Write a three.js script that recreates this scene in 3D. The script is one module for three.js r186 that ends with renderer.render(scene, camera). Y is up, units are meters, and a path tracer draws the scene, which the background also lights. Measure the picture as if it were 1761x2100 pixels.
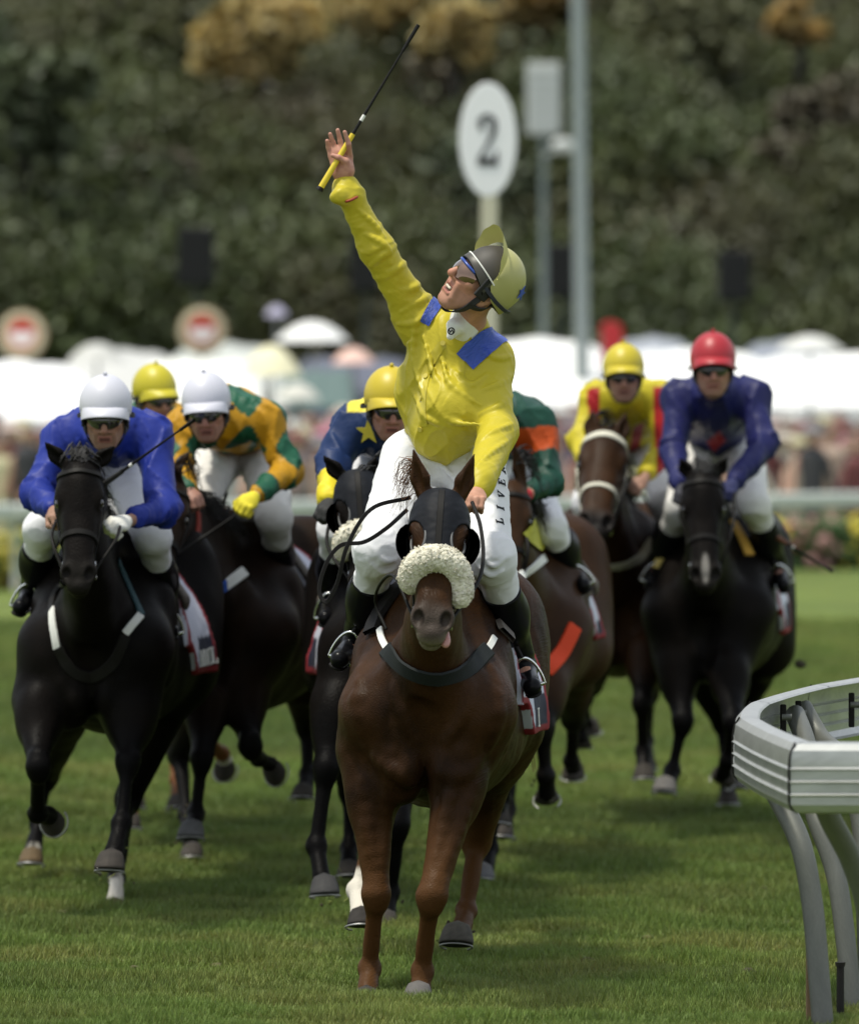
import * as THREE from 'three';
import { mergeGeometries, toCreasedNormals } from 'three/addons/utils/BufferGeometryUtils.js';
import { RoundedBoxGeometry } from 'three/addons/geometries/RoundedBoxGeometry.js';
import { ImprovedNoise } from 'three/addons/math/ImprovedNoise.js';
import { FontLoader } from 'three/addons/loaders/FontLoader.js';
import { TextGeometry } from 'three/addons/geometries/TextGeometry.js';

// ---------------------------------------------------------------- camera, sky, sun, exposure
const scene = new THREE.Scene();
const TANH = 0.08229;                                   // tan of half the vertical angle: a long telephoto lens
const camera = new THREE.PerspectiveCamera(2 * Math.atan(TANH) * 180 / Math.PI, 858 / 1024, 0.5, 1500);
camera.position.set(0, 2.1, 0);
camera.rotation.x = -Math.atan(216 / 1050 * TANH);
camera.focus = 22.1;
camera.userData.fStop = 2.8;
camera.updateMatrixWorld(true);

const SUN_DIR = new THREE.Vector3(-0.36, 1.25, 0.16).normalize();
{
  const w = 256, h = 128, data = new Float32Array(w * h * 4);
  for (let j = 0; j < h; j++) for (let i = 0; i < w; i++) {
    const el = ((j + 0.5) / h - 0.5) * Math.PI, az = (i + 0.5) / w * Math.PI * 2;
    const t = Math.max(0, Math.sin(el)), hz = Math.pow(1 - t, 3.2);
    const d = new THREE.Vector3(-Math.cos(az) * Math.cos(el), Math.sin(el), -Math.sin(az) * Math.cos(el));
    const g = 0.5 * Math.pow(Math.max(0, d.dot(SUN_DIR)), 6);
    const k = el < 0 ? 0.35 : 1;
    const o = (j * w + i) * 4;
    data[o] = k * (0.37 + 0.36 * hz + g); data[o + 1] = k * (0.42 + 0.34 * hz + g * 0.95); data[o + 2] = k * (0.50 + 0.28 * hz + g * 0.82); data[o + 3] = 1;
  }
  const sky = new THREE.DataTexture(data, w, h, THREE.RGBAFormat, THREE.FloatType);
  sky.mapping = THREE.EquirectangularReflectionMapping; sky.magFilter = THREE.LinearFilter; sky.needsUpdate = true;
  scene.background = sky; scene.environment = sky;
  scene.backgroundIntensity = 1.05; scene.environmentIntensity = 1.05;
}
const sun = new THREE.DirectionalLight(new THREE.Color(1, 0.95, 0.83), 2.5);
sun.position.copy(SUN_DIR).multiplyScalar(60).add(new THREE.Vector3(0, 0, -25)); sun.target.position.set(0, 0, -25);
sun.castShadow = true; sun.shadow.mapSize.set(4096, 4096); sun.shadow.radius = 11;
Object.assign(sun.shadow.camera, { left: -40, right: 40, top: 60, bottom: -60, near: 1, far: 200 });
sun.name = 'sun'; scene.add(sun, sun.target);
const EXPOSURE = 1.48;

// ---------------------------------------------------------------- helpers
let seed = 7;
const rnd = () => { seed |= 0; seed = seed + 0x6D2B79F5 | 0; let t = Math.imul(seed ^ seed >>> 15, 1 | seed); t = t + Math.imul(t ^ t >>> 7, 61 | t) ^ t; return ((t ^ t >>> 14) >>> 0) / 4294967296; };
const R = (a, b) => a + (b - a) * rnd();
const clamp = (x, a, b) => x < a ? a : x > b ? b : x;
const mix = (a, b, t) => a + (b - a) * t;
const sst = (a, b, x) => { const t = clamp((x - a) / (b - a), 0, 1); return t * t * (3 - 2 * t); };
const V = (x, y, z) => new THREE.Vector3(x, y, z);
const perlin = new ImprovedNoise();
const noise = (x, y, z) => perlin.noise(x + 31.7, y + 11.3, z + 57.9);
// a point in the world from where it was measured in the photograph (x, y) and its distance
const P = (px, py, d) => V((px - 880.5) / 1050 * TANH * d, (1050 - py) / 1050 * TANH * d, -d).applyMatrix4(camera.matrixWorld);
const PA = a => P(a[0], a[1], a[2]);
const lin = hex => { const c = new THREE.Color(hex); return [c.r, c.g, c.b]; };
const lerpC = (a, b, t) => [mix(a[0], b[0], t), mix(a[1], b[1], t), mix(a[2], b[2], t)];
const used = {};
const numbered = n => { const k = used[n] = (used[n] ?? -1) + 1; return k ? `${n}_${String(k).padStart(3, '0')}` : n; };
function thing(name, label, category, base = V(0, 0, 0), group) {
  const o = new THREE.Group(); o.name = numbered(name); o.position.copy(base);
  o.userData = { label, category }; if (group) o.userData.group = group;
  o.userData.base = undefined; delete o.userData.base; scene.add(o); o.updateMatrixWorld(true); return o;
}
// geometry is given in world coordinates and moved into the frame of its thing
function part(root, name, geo, mat, label) {
  const top = root.isMesh && root.parent && root.parent !== scene ? root.parent : root;
  if (root.parent !== null) geo.translate(-top.position.x, -top.position.y, -top.position.z);
  const m = new THREE.Mesh(geo, mat); m.name = name; m.castShadow = m.receiveShadow = true;
  if (label) m.userData.label = label;
  root.add(m); return m;
}
function struct(name, geo, mat, label, kind = 'structure') {
  const m = new THREE.Mesh(geo, mat); m.name = numbered(name); m.userData = { kind, label, category: name.replace(/_/g, ' ') };
  m.castShadow = m.receiveShadow = true; scene.add(m); return m;
}
const merge = a => mergeGeometries(a.map(g => { const n = g.index ? g : indexed(g); for (const k of Object.keys(n.attributes)) if (!['position', 'normal', 'uv', 'color'].includes(k)) n.deleteAttribute(k); return n; }));
function indexed(g) { const n = g.attributes.position.count, ix = new Uint32Array(n); for (let i = 0; i < n; i++) ix[i] = i; g.setIndex(new THREE.BufferAttribute(ix, 1)); return g; }
function tint(g, c) {     // one colour for a whole piece
  const n = g.attributes.position.count, a = new Float32Array(n * 3);
  for (let i = 0; i < n; i++) { const q = typeof c === 'function' ? c(g.attributes.position.getX(i), g.attributes.position.getY(i), g.attributes.position.getZ(i)) : c; a.set(q, i * 3); }
  g.setAttribute('color', new THREE.BufferAttribute(a, 3)); return g;
}
const std = (o) => new THREE.MeshStandardMaterial({ roughness: 0.7, ...o });
const phys = (o) => new THREE.MeshPhysicalMaterial({ roughness: 0.6, ...o });
function noiseTex(n, fn, srgb) {
  const d = new Uint8Array(n * n * 4);
  for (let j = 0; j < n; j++) for (let i = 0; i < n; i++) { const c = fn(i / n, j / n); d.set([c[0] * 255, c[1] * 255, c[2] * 255, 255].map(v => clamp(v, 0, 255)), (j * n + i) * 4); }
  const t = new THREE.DataTexture(d, n, n); t.wrapS = t.wrapT = THREE.RepeatWrapping; t.magFilter = THREE.LinearFilter; t.minFilter = THREE.LinearMipmapLinearFilter; t.generateMipmaps = true;
  if (srgb) t.colorSpace = THREE.SRGBColorSpace; t.needsUpdate = true; return t;
}
const tileN = (u, v, f, z) => {  // tiling noise
  const a = u * 2 * Math.PI, b = v * 2 * Math.PI, r = f / 6.283;
  return noise(Math.cos(a) * r + 3 * z, Math.sin(a) * r + Math.cos(b) * r * 1.3, Math.sin(b) * r * 1.3 + z);
};

// ---------------------------------------------------------------- smooth solids: distances joined with a smooth minimum, meshed with surface nets
const cap = (a, b, ra, rb, k = 0.04, o = {}) => {     // tapered capsule; o.n with o.q < 1 flattens it along n
  const ax = a.x, ay = a.y, az = a.z, bx = b.x - ax, by = b.y - ay, bz = b.z - az, l2 = 1 / Math.max(1e-9, bx * bx + by * by + bz * bz);
  const r = Math.max(ra, rb) * Math.max(1, o.q || 1), n = o.n, iq = n ? 1 / o.q : 1;
  const sd = (x, y, z) => {
    let px = x - ax, py = y - ay, pz = z - az; const t = clamp((px * bx + py * by + pz * bz) * l2, 0, 1);
    px -= bx * t; py -= by * t; pz -= bz * t; const rr = ra + (rb - ra) * t;
    if (n) { const w = px * n.x + py * n.y + pz * n.z, e = w * (iq - 1); px += n.x * e; py += n.y * e; pz += n.z * e; const L = Math.sqrt(px * px + py * py + pz * pz); const s = L > 1e-6 ? Math.abs(w * iq) / L : 0; return (L - rr) * mix(1, Math.min(1, 1 / iq), s); }
    return Math.sqrt(px * px + py * py + pz * pz) - rr;
  };
  return { sd, k, op: o.op || 0, lo: [Math.min(a.x, b.x) - r, Math.min(a.y, b.y) - r, Math.min(a.z, b.z) - r], hi: [Math.max(a.x, b.x) + r, Math.max(a.y, b.y) + r, Math.max(a.z, b.z) + r] };
};
const ell = (c, r, k = 0.04, ax, op = 0) => {          // ellipsoid on the axes ax = [X, Y, Z]
  const [X, Y, Z] = ax || [V(1, 0, 0), V(0, 1, 0), V(0, 0, 1)], m = Math.max(...r), s = Math.min(...r);
  const sd = (x, y, z) => {
    const px = x - c.x, py = y - c.y, pz = z - c.z;
    const u = (px * X.x + py * X.y + pz * X.z) / r[0], v = (px * Y.x + py * Y.y + pz * Y.z) / r[1], w = (px * Z.x + py * Z.y + pz * Z.z) / r[2];
    const k0 = Math.sqrt(u * u + v * v + w * w), k1 = Math.sqrt(u * u / (r[0] * r[0]) + v * v / (r[1] * r[1]) + w * w / (r[2] * r[2]));
    return k1 < 1e-6 ? -s : k0 * (k0 - 1) / k1;
  };
  return { sd, k, op, lo: [c.x - m, c.y - m, c.z - m], hi: [c.x + m, c.y + m, c.z + m] };
};
const free = (sd, k, lo, hi, op = 0) => ({ sd, k, op, lo, hi });
const smin = (a, b, k) => { const h = k - Math.abs(a - b); return h > 0 ? Math.min(a, b) - h * h / (4 * k) : Math.min(a, b); };
function evalAt(prims, x, y, z) {
  if (prims.f) { for (let i = 0; i < 3; i++) { const q = [x, y, z][i]; if (q < prims.lo[i] + prims.c || q > prims.lo[i] + (prims.N[i] - 2) * prims.c) return 0.05; } return prims.at(x, y, z); }
  let v = 1;
  for (const p of prims) {
    if (p.op === 0) { const m = p.k + 0.25; if (x < p.lo[0] - m || x > p.hi[0] + m || y < p.lo[1] - m || y > p.hi[1] + m || z < p.lo[2] - m || z > p.hi[2] + m) continue; v = smin(v, p.sd(x, y, z), p.k); }
    else v = -smin(-v, p.sd(x, y, z), p.k);
  }
  return v;
}
function gradAt(prims, p, e = 0.004) {
  const f = (x, y, z) => evalAt(prims, x, y, z);
  return V(f(p.x + e, p.y, p.z) - f(p.x - e, p.y, p.z), f(p.x, p.y + e, p.z) - f(p.x, p.y - e, p.z), f(p.x, p.y, p.z + e) - f(p.x, p.y, p.z - e)).divideScalar(2 * e);
}
function onto(prims, p, off = 0, n = 8) {               // nearest point of the surface, lifted by off, and the normal there
  const q = p.clone(); let g = V(0, 1, 0);
  for (let i = 0; i < n; i++) { const v = evalAt(prims, q.x, q.y, q.z) - off; g = gradAt(prims, q); const l2 = Math.max(0.05, g.lengthSq()); q.addScaledVector(g, -v / l2 * 0.9); }
  return { p: q, n: g.normalize() };
}
class Field {
  constructor(prims, c, o = {}) {
    this.c = c; const pad = c * 3 + (o.grow || 0);
    let lo = [1e9, 1e9, 1e9], hi = [-1e9, -1e9, -1e9];
    for (const p of prims) if (p.op === 0) for (let i = 0; i < 3; i++) { lo[i] = Math.min(lo[i], p.lo[i] - pad); hi[i] = Math.max(hi[i], p.hi[i] + pad); }
    if (o.lo) for (let i = 0; i < 3; i++) { lo[i] = Math.max(lo[i], o.lo[i]); hi[i] = Math.min(hi[i], o.hi[i]); }
    this.lo = lo; const N = this.N = hi.map((h, i) => Math.max(4, Math.ceil((h - lo[i]) / c) + 1));
    this.f = new Float32Array(N[0] * N[1] * N[2]).fill(1);
    for (const p of prims) this.add(p, o.grow || 0);
    if (o.grow) { const f = this.f; for (let i = 0; i < f.length; i++) f[i] -= o.grow; }
  }
  add(p, grow = 0) {
    const { c, lo, N, f } = this, m = p.k + 3 * c + grow, a = [], b = [];
    for (let i = 0; i < 3; i++) { a[i] = Math.max(0, Math.floor((p.lo[i] - m - lo[i]) / c)); b[i] = Math.min(N[i] - 1, Math.ceil((p.hi[i] + m - lo[i]) / c)); }
    const { sd, k, op } = p;
    for (let z = a[2]; z <= b[2]; z++) for (let y = a[1]; y <= b[1]; y++) {
      let i = (z * N[1] + y) * N[0] + a[0];
      for (let x = a[0]; x <= b[0]; x++, i++) { const d = sd(lo[0] + x * c, lo[1] + y * c, lo[2] + z * c); f[i] = op === 0 ? smin(f[i], d, k) : -smin(-f[i], d, k); }
    }
    return this;
  }
  each(fn, band = 1e9) {                                 // fn(x, y, z, v) gives the new value
    const { c, lo, N, f } = this; let i = 0;
    for (let z = 0; z < N[2]; z++) for (let y = 0; y < N[1]; y++) for (let x = 0; x < N[0]; x++, i++) if (f[i] < band && f[i] > -band) f[i] = fn(lo[0] + x * c, lo[1] + y * c, lo[2] + z * c, f[i]);
    return this;
  }
  at(x, y, z) {
    const { c, lo, N, f } = this; x = (x - lo[0]) / c; y = (y - lo[1]) / c; z = (z - lo[2]) / c;
    const i = clamp(Math.floor(x), 0, N[0] - 2), j = clamp(Math.floor(y), 0, N[1] - 2), k = clamp(Math.floor(z), 0, N[2] - 2); x -= i; y -= j; z -= k;
    const o = (k * N[1] + j) * N[0] + i, q = N[0], w = N[0] * N[1];
    return mix(mix(mix(f[o], f[o + 1], x), mix(f[o + q], f[o + q + 1], x), y), mix(mix(f[o + w], f[o + w + 1], x), mix(f[o + w + q], f[o + w + q + 1], x), y), z);
  }
  mesh(color, uvScale = 1) {
    const { c, lo, N, f } = this, [nx, ny, nz] = N, sx = 1, sy = nx, sz = nx * ny;
    const id = new Int32Array(f.length).fill(-1), pos = [], idx = [];
    for (let z = 0; z < nz - 1; z++) for (let y = 0; y < ny - 1; y++) for (let x = 0; x < nx - 1; x++) {
      const o = x + y * sy + z * sz; let m = 0;
      const v = [f[o], f[o + 1], f[o + sy], f[o + sy + 1], f[o + sz], f[o + sz + 1], f[o + sz + sy], f[o + sz + sy + 1]];
      for (let i = 0; i < 8; i++) if (v[i] < 0) m |= 1 << i;
      if (m === 0 || m === 255) continue;
      let X = 0, Y = 0, Z = 0, n = 0;
      for (let i = 0; i < 8; i++) for (let b = 1; b < 8; b <<= 1) { const j = i | b; if (j === i || ((m >> i ^ m >> j) & 1) === 0) continue; const t = v[i] / (v[i] - v[j]); X += (i & 1) + (b === 1 ? t : 0); Y += (i >> 1 & 1) + (b === 2 ? t : 0); Z += (i >> 2 & 1) + (b === 4 ? t : 0); n++; }
      id[o] = pos.length / 3; pos.push(lo[0] + (x + X / n) * c, lo[1] + (y + Y / n) * c, lo[2] + (z + Z / n) * c);
    }
    const quad = (a, b, d, e, flip) => { if (a < 0 || b < 0 || d < 0 || e < 0) return; flip ? idx.push(a, d, b, a, e, d) : idx.push(a, b, d, a, d, e); };
    for (let z = 1; z < nz - 1; z++) for (let y = 1; y < ny - 1; y++) for (let x = 1; x < nx - 1; x++) {
      const o = x + y * sy + z * sz, s = f[o] < 0;
      if (s !== f[o + sx] < 0) quad(id[o], id[o - sy], id[o - sy - sz], id[o - sz], !s);
      if (s !== f[o + sy] < 0) quad(id[o], id[o - sz], id[o - sz - sx], id[o - sx], !s);
      if (s !== f[o + sz] < 0) quad(id[o], id[o - sx], id[o - sx - sy], id[o - sy], !s);
    }
    const n = pos.length / 3, nor = new Float32Array(n * 3), col = color ? new Float32Array(n * 3) : null, uv = new Float32Array(n * 2), e = c * 0.8;
    for (let i = 0; i < n; i++) {
      const x = pos[i * 3], y = pos[i * 3 + 1], z = pos[i * 3 + 2];
      const g = V(this.at(x + e, y, z) - this.at(x - e, y, z), this.at(x, y + e, z) - this.at(x, y - e, z), this.at(x, y, z + e) - this.at(x, y, z - e)).normalize();
      nor[i * 3] = g.x; nor[i * 3 + 1] = g.y; nor[i * 3 + 2] = g.z;
      if (col) { const q = color(x, y, z, g); col[i * 3] = q[0]; col[i * 3 + 1] = q[1]; col[i * 3 + 2] = q[2]; }
      uv[i * 2] = (x + z * 0.7) * uvScale; uv[i * 2 + 1] = (y + z * 0.3) * uvScale;
    }
    const geo = new THREE.BufferGeometry();
    geo.setAttribute('position', new THREE.BufferAttribute(new Float32Array(pos), 3)); geo.setAttribute('normal', new THREE.BufferAttribute(nor, 3)); geo.setAttribute('uv', new THREE.BufferAttribute(uv, 2));
    if (col) geo.setAttribute('color', new THREE.BufferAttribute(col, 3));
    geo.setIndex(new THREE.BufferAttribute(new Uint32Array(idx), 1)); return geo;
  }
}
// flat band of leather or webbing swept along points with normals
function band(pts, w, t, closed = false) {               // pts: [{p, n}]
  const pos = [], idx = [], uv = [], m = pts.length; let len = 0;
  for (let i = 0; i < m; i++) {
    const a = pts[closed ? (i + m - 1) % m : Math.max(0, i - 1)].p, b = pts[closed ? (i + 1) % m : Math.min(m - 1, i + 1)].p, { p, n } = pts[i];
    const tg = b.clone().sub(a).normalize(), s = tg.clone().cross(n).normalize(), W = (typeof w === 'function' ? w(i / (m - 1)) : w) / 2;
    if (i) len += p.distanceTo(pts[i - 1].p);
    const c = [[-1, 0], [-0.85, 1], [0.85, 1], [1, 0]];
    for (const [u, h] of c) { const q = p.clone().addScaledVector(s, u * W).addScaledVector(n, h * t); pos.push(q.x, q.y, q.z); uv.push(len, u * W); }
    if (i < m - 1 || closed) { const o = i * 4, r = ((i + 1) % m) * 4; for (let k = 0; k < 4; k++) { const l = (k + 1) % 4; idx.push(o + k, r + k, o + l, r + k, r + l, o + l); } }
  }
  const g = new THREE.BufferGeometry(); g.setAttribute('position', new THREE.Float32BufferAttribute(pos, 3)); g.setAttribute('uv', new THREE.Float32BufferAttribute(uv, 2)); g.setIndex(idx);
  return indexed(toCreasedNormals(g, 0.6));
}
const spline = (pts, n) => new THREE.CatmullRomCurve3(pts, false, 'centripetal').getPoints(n);
// the place on a surface that is seen at a spot of the photograph, measured from d metres on
function hit(prims, px, py, d, off = 0) {
  const a = P(px, py, d - 1.3), dir = P(px, py, d + 1.3).sub(a).normalize(), q = a.clone(); let best = 9, bq = a.clone();
  for (let i = 0, t = 0; i < 90 && t < 2.8; i++) { const v = evalAt(prims, q.x, q.y, q.z); if (v < best) { best = v; bq.copy(q); } if (v < 0.0015) break; const s = Math.max(0.004, v * 0.7); q.addScaledVector(dir, Math.min(s, 0.08)); t += Math.min(s, 0.08); }
  return onto(prims, bq, off, 4);
}
const strapPx = (prims, pts, w, t, off = 0.004, n = 40, closed) => { const c = new THREE.CatmullRomCurve3(pts.map(q => V(q[0], q[1], q[2] * 20)), false, 'centripetal').getPoints(n); return band(c.map(q => hit(prims, q.x, q.y, q.z / 20, off)), w, t); };
// a piece of cloth lying on a surface along a path in the photograph: [x, y, d, half width in the photograph]
function patchPx(prims, pts, off, nU = 28, nV = 8) {
  const c = new THREE.CatmullRomCurve3(pts.map(q => V(q[0], q[1], q[2] * 20)), false, 'centripetal'), pos = [], idx = [], uv = [];
  for (let i = 0; i <= nU; i++) { const t = i / nU, p = c.getPoint(t), tg = c.getTangent(t), l = Math.hypot(tg.x, tg.y), k = t * (pts.length - 1), a = Math.min(pts.length - 2, Math.floor(k)), hw = mix(pts[a][3], pts[a + 1][3], k - a);
    for (let j = 0; j <= nV; j++) { const v = j / nV * 2 - 1, o = hit(prims, p.x - tg.y / l * v * hw, p.y + tg.x / l * v * hw, p.z / 20, off); pos.push(...o.p.toArray()); uv.push(t, j / nV); if (i < nU && j < nV) { const q = i * (nV + 1) + j, r = q + nV + 1; idx.push(q, r, q + 1, r, r + 1, q + 1); } } }
  const g = new THREE.BufferGeometry(); g.setAttribute('position', new THREE.Float32BufferAttribute(pos, 3)); g.setAttribute('uv', new THREE.Float32BufferAttribute(uv, 2)); g.setIndex(idx); g.computeVertexNormals(); return g;
}
const strapOn = (prims, pts, w, t, off = 0.004, n = 40) => band(spline(pts, n).map(p => onto(prims, p, off)), w, t);
const tube = (pts, r, n = 24, m = 7) => new THREE.TubeGeometry(new THREE.CatmullRomCurve3(pts, false, 'centripetal'), n, r, m, false);
function taperTube(pts, r0, r1, n = 16, m = 6) {
  const g = tube(pts, 1, n, m), c = new THREE.CatmullRomCurve3(pts, false, 'centripetal'), p = g.attributes.position;
  for (let i = 0; i <= n; i++) { const o = c.getPointAt(i / n), r = mix(r0, r1, i / n); for (let j = 0; j <= m; j++) { const k = i * (m + 1) + j; p.setXYZ(k, o.x + (p.getX(k) - o.x) * r, o.y + (p.getY(k) - o.y) * r, o.z + (p.getZ(k) - o.z) * r); } }
  return g;
}
const inFrame = (g, o, X, Y, Z, s = 1) => g.applyMatrix4(new THREE.Matrix4().makeBasis(X, Y, Z).scale(V(s, s, s)).setPosition(o));
const frameOf = (f, u) => { const Z = f.clone().normalize(), X = u.clone().cross(Z).normalize(), Y = Z.clone().cross(X); return [X, Y, Z]; };

// ---------------------------------------------------------------- racehorses
const coatBump = noiseTex(256, (u, v) => { const n = 0.5 + 0.35 * tileN(u, v, 60, 1) + 0.25 * tileN(u, v, 120, 2); return [n, n, n]; });
coatBump.repeat.set(3, 3);
const coatMat = (spec = 0.16) => phys({ vertexColors: true, roughness: 0.46, specularIntensity: spec, bumpMap: coatBump, bumpScale: 0.0022 });
const leather = phys({ color: new THREE.Color().setRGB(0.009, 0.008, 0.007), roughness: 0.55, specularIntensity: 0.3, side: THREE.DoubleSide });
const leatherBrown = std({ color: new THREE.Color().setRGB(0.09, 0.075, 0.06), roughness: 0.6, side: THREE.DoubleSide });
const webWhite = std({ color: new THREE.Color().setRGB(0.72, 0.72, 0.68), roughness: 0.7, side: THREE.DoubleSide });
const steel = std({ color: new THREE.Color().setRGB(0.75, 0.75, 0.74), metalness: 1, roughness: 0.25 });
const shoeMat = std({ color: new THREE.Color().setRGB(0.4, 0.4, 0.39), metalness: 0.9, roughness: 0.5 });
const hairMat = rgb => std({ color: new THREE.Color().setRGB(...rgb), roughness: 0.55 });
const webbing = hex => std({ color: hex, roughness: 0.75, side: THREE.DoubleSide });
const hornMat = phys({ vertexColors: true, roughness: 0.75, specularIntensity: 0.3 });
const eyeMat = phys({ color: new THREE.Color().setRGB(0.012, 0.008, 0.006), roughness: 0.08, clearcoat: 1 });
const silkBumpH = noiseTex(256, (u, v) => { const n = 0.5 + 0.5 * tileN(u, v, 9, 41) + 0.3 * tileN(u, v, 30, 42); return [n, n, n]; });
const fleeceBump = noiseTex(256, (u, v) => { const n = 0.5 + 0.6 * tileN(u, v, 26, 4) + 0.3 * tileN(u, v, 60, 5); return [n, n, n]; });

const TORSO = [ // along the body from the chest: z, half width, top, bottom
  [0.02, 0.13, 1.26, 1.0], [-0.06, 0.215, 1.38, 0.9], [-0.18, 0.255, 1.5, 0.84], [-0.34, 0.265, 1.6, 0.80], [-0.5, 0.285, 1.615, 0.78], [-0.72, 0.315, 1.54, 0.775],
  [-0.95, 0.325, 1.51, 0.81], [-1.18, 0.305, 1.535, 0.9], [-1.36, 0.285, 1.56, 0.98], [-1.52, 0.24, 1.53, 1.04], [-1.66, 0.16, 1.42, 1.12], [-1.73, 0.07, 1.33, 1.2]];
const TORSO_T = (() => { const c = new THREE.CatmullRomCurve3(TORSO.map(t => V(t[1], t[2], t[3]))), zs = TORSO.map(t => t[0]), out = []; for (let i = 0; i <= 120; i++) { const z = mix(0.02, -1.73, i / 120); let k = 0; while (k < zs.length - 2 && z < zs[k + 1]) k++; const t = (k + (z - zs[k]) / (zs[k + 1] - zs[k])) / (zs.length - 1), p = c.getPoint(clamp(t, 0, 1)); out.push([p.x, p.y, p.z]); } return out; })();

function hoofGeo(top, bottom, front, s = 1, colors = [[0.05, 0.045, 0.04], [0.09, 0.075, 0.06]], axis) {
  const a = (axis || top.clone().sub(bottom)).normalize(), f = front.clone().addScaledVector(a, -front.dot(a)).normalize(), x = a.clone().cross(f).normalize();
  const rows = 7, seg = 20, pos = [], idx = [], col = [];
  for (let r = 0; r <= rows; r++) for (let j = 0; j <= seg; j++) {
    const t = r / rows, th = j / seg * Math.PI * 2, c = Math.cos(th), sn = Math.sin(th);
    const rad = mix(0.036, 0.055, Math.sin(t * 1.5) ** 0.75) * s - (t > 0.95 ? 0.004 : 0), heel = c < 0 ? 0.82 : 1.06, up = c < 0 ? 0.72 : 1;
    const h = 0.07 * s * (1 - t) * up, sh = 0.03 * t * s;
    const q = bottom.clone().addScaledVector(a, h).addScaledVector(f, c * rad * heel + sh).addScaledVector(x, sn * rad);
    pos.push(q.x, q.y, q.z); const n = 0.5 + 0.5 * noise(j * 0.9, t * 9, bottom.x * 20); col.push(...lerpC(colors[0], colors[1], clamp(n * 0.7 + t * 0.3, 0, 1)));
    if (r < rows && j < seg) { const o = r * (seg + 1) + j, p = o + seg + 1; idx.push(o, p, o + 1, p, p + 1, o + 1); }
  }
  const base = rows * (seg + 1), ctr = pos.length / 3, cq = bottom.clone().addScaledVector(a, 0.012).addScaledVector(f, 0.02 * s); pos.push(cq.x, cq.y, cq.z); col.push(0.08, 0.07, 0.06);
  const tc = pos.length / 3, tq = bottom.clone().addScaledVector(a, 0.085 * s); pos.push(tq.x, tq.y, tq.z); col.push(...colors[0]);
  for (let j = 0; j < seg; j++) { idx.push(base + j, ctr, base + j + 1); idx.push(j + 1, tc, j); }
  const g = new THREE.BufferGeometry(); g.setAttribute('position', new THREE.Float32BufferAttribute(pos, 3)); g.setAttribute('color', new THREE.Float32BufferAttribute(col, 3)); g.setIndex(idx); g.computeVertexNormals();
  g.setAttribute('uv', new THREE.Float32BufferAttribute(new Float32Array(pos.length / 3 * 2), 2)); return { g, a, f, x };
}

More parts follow.
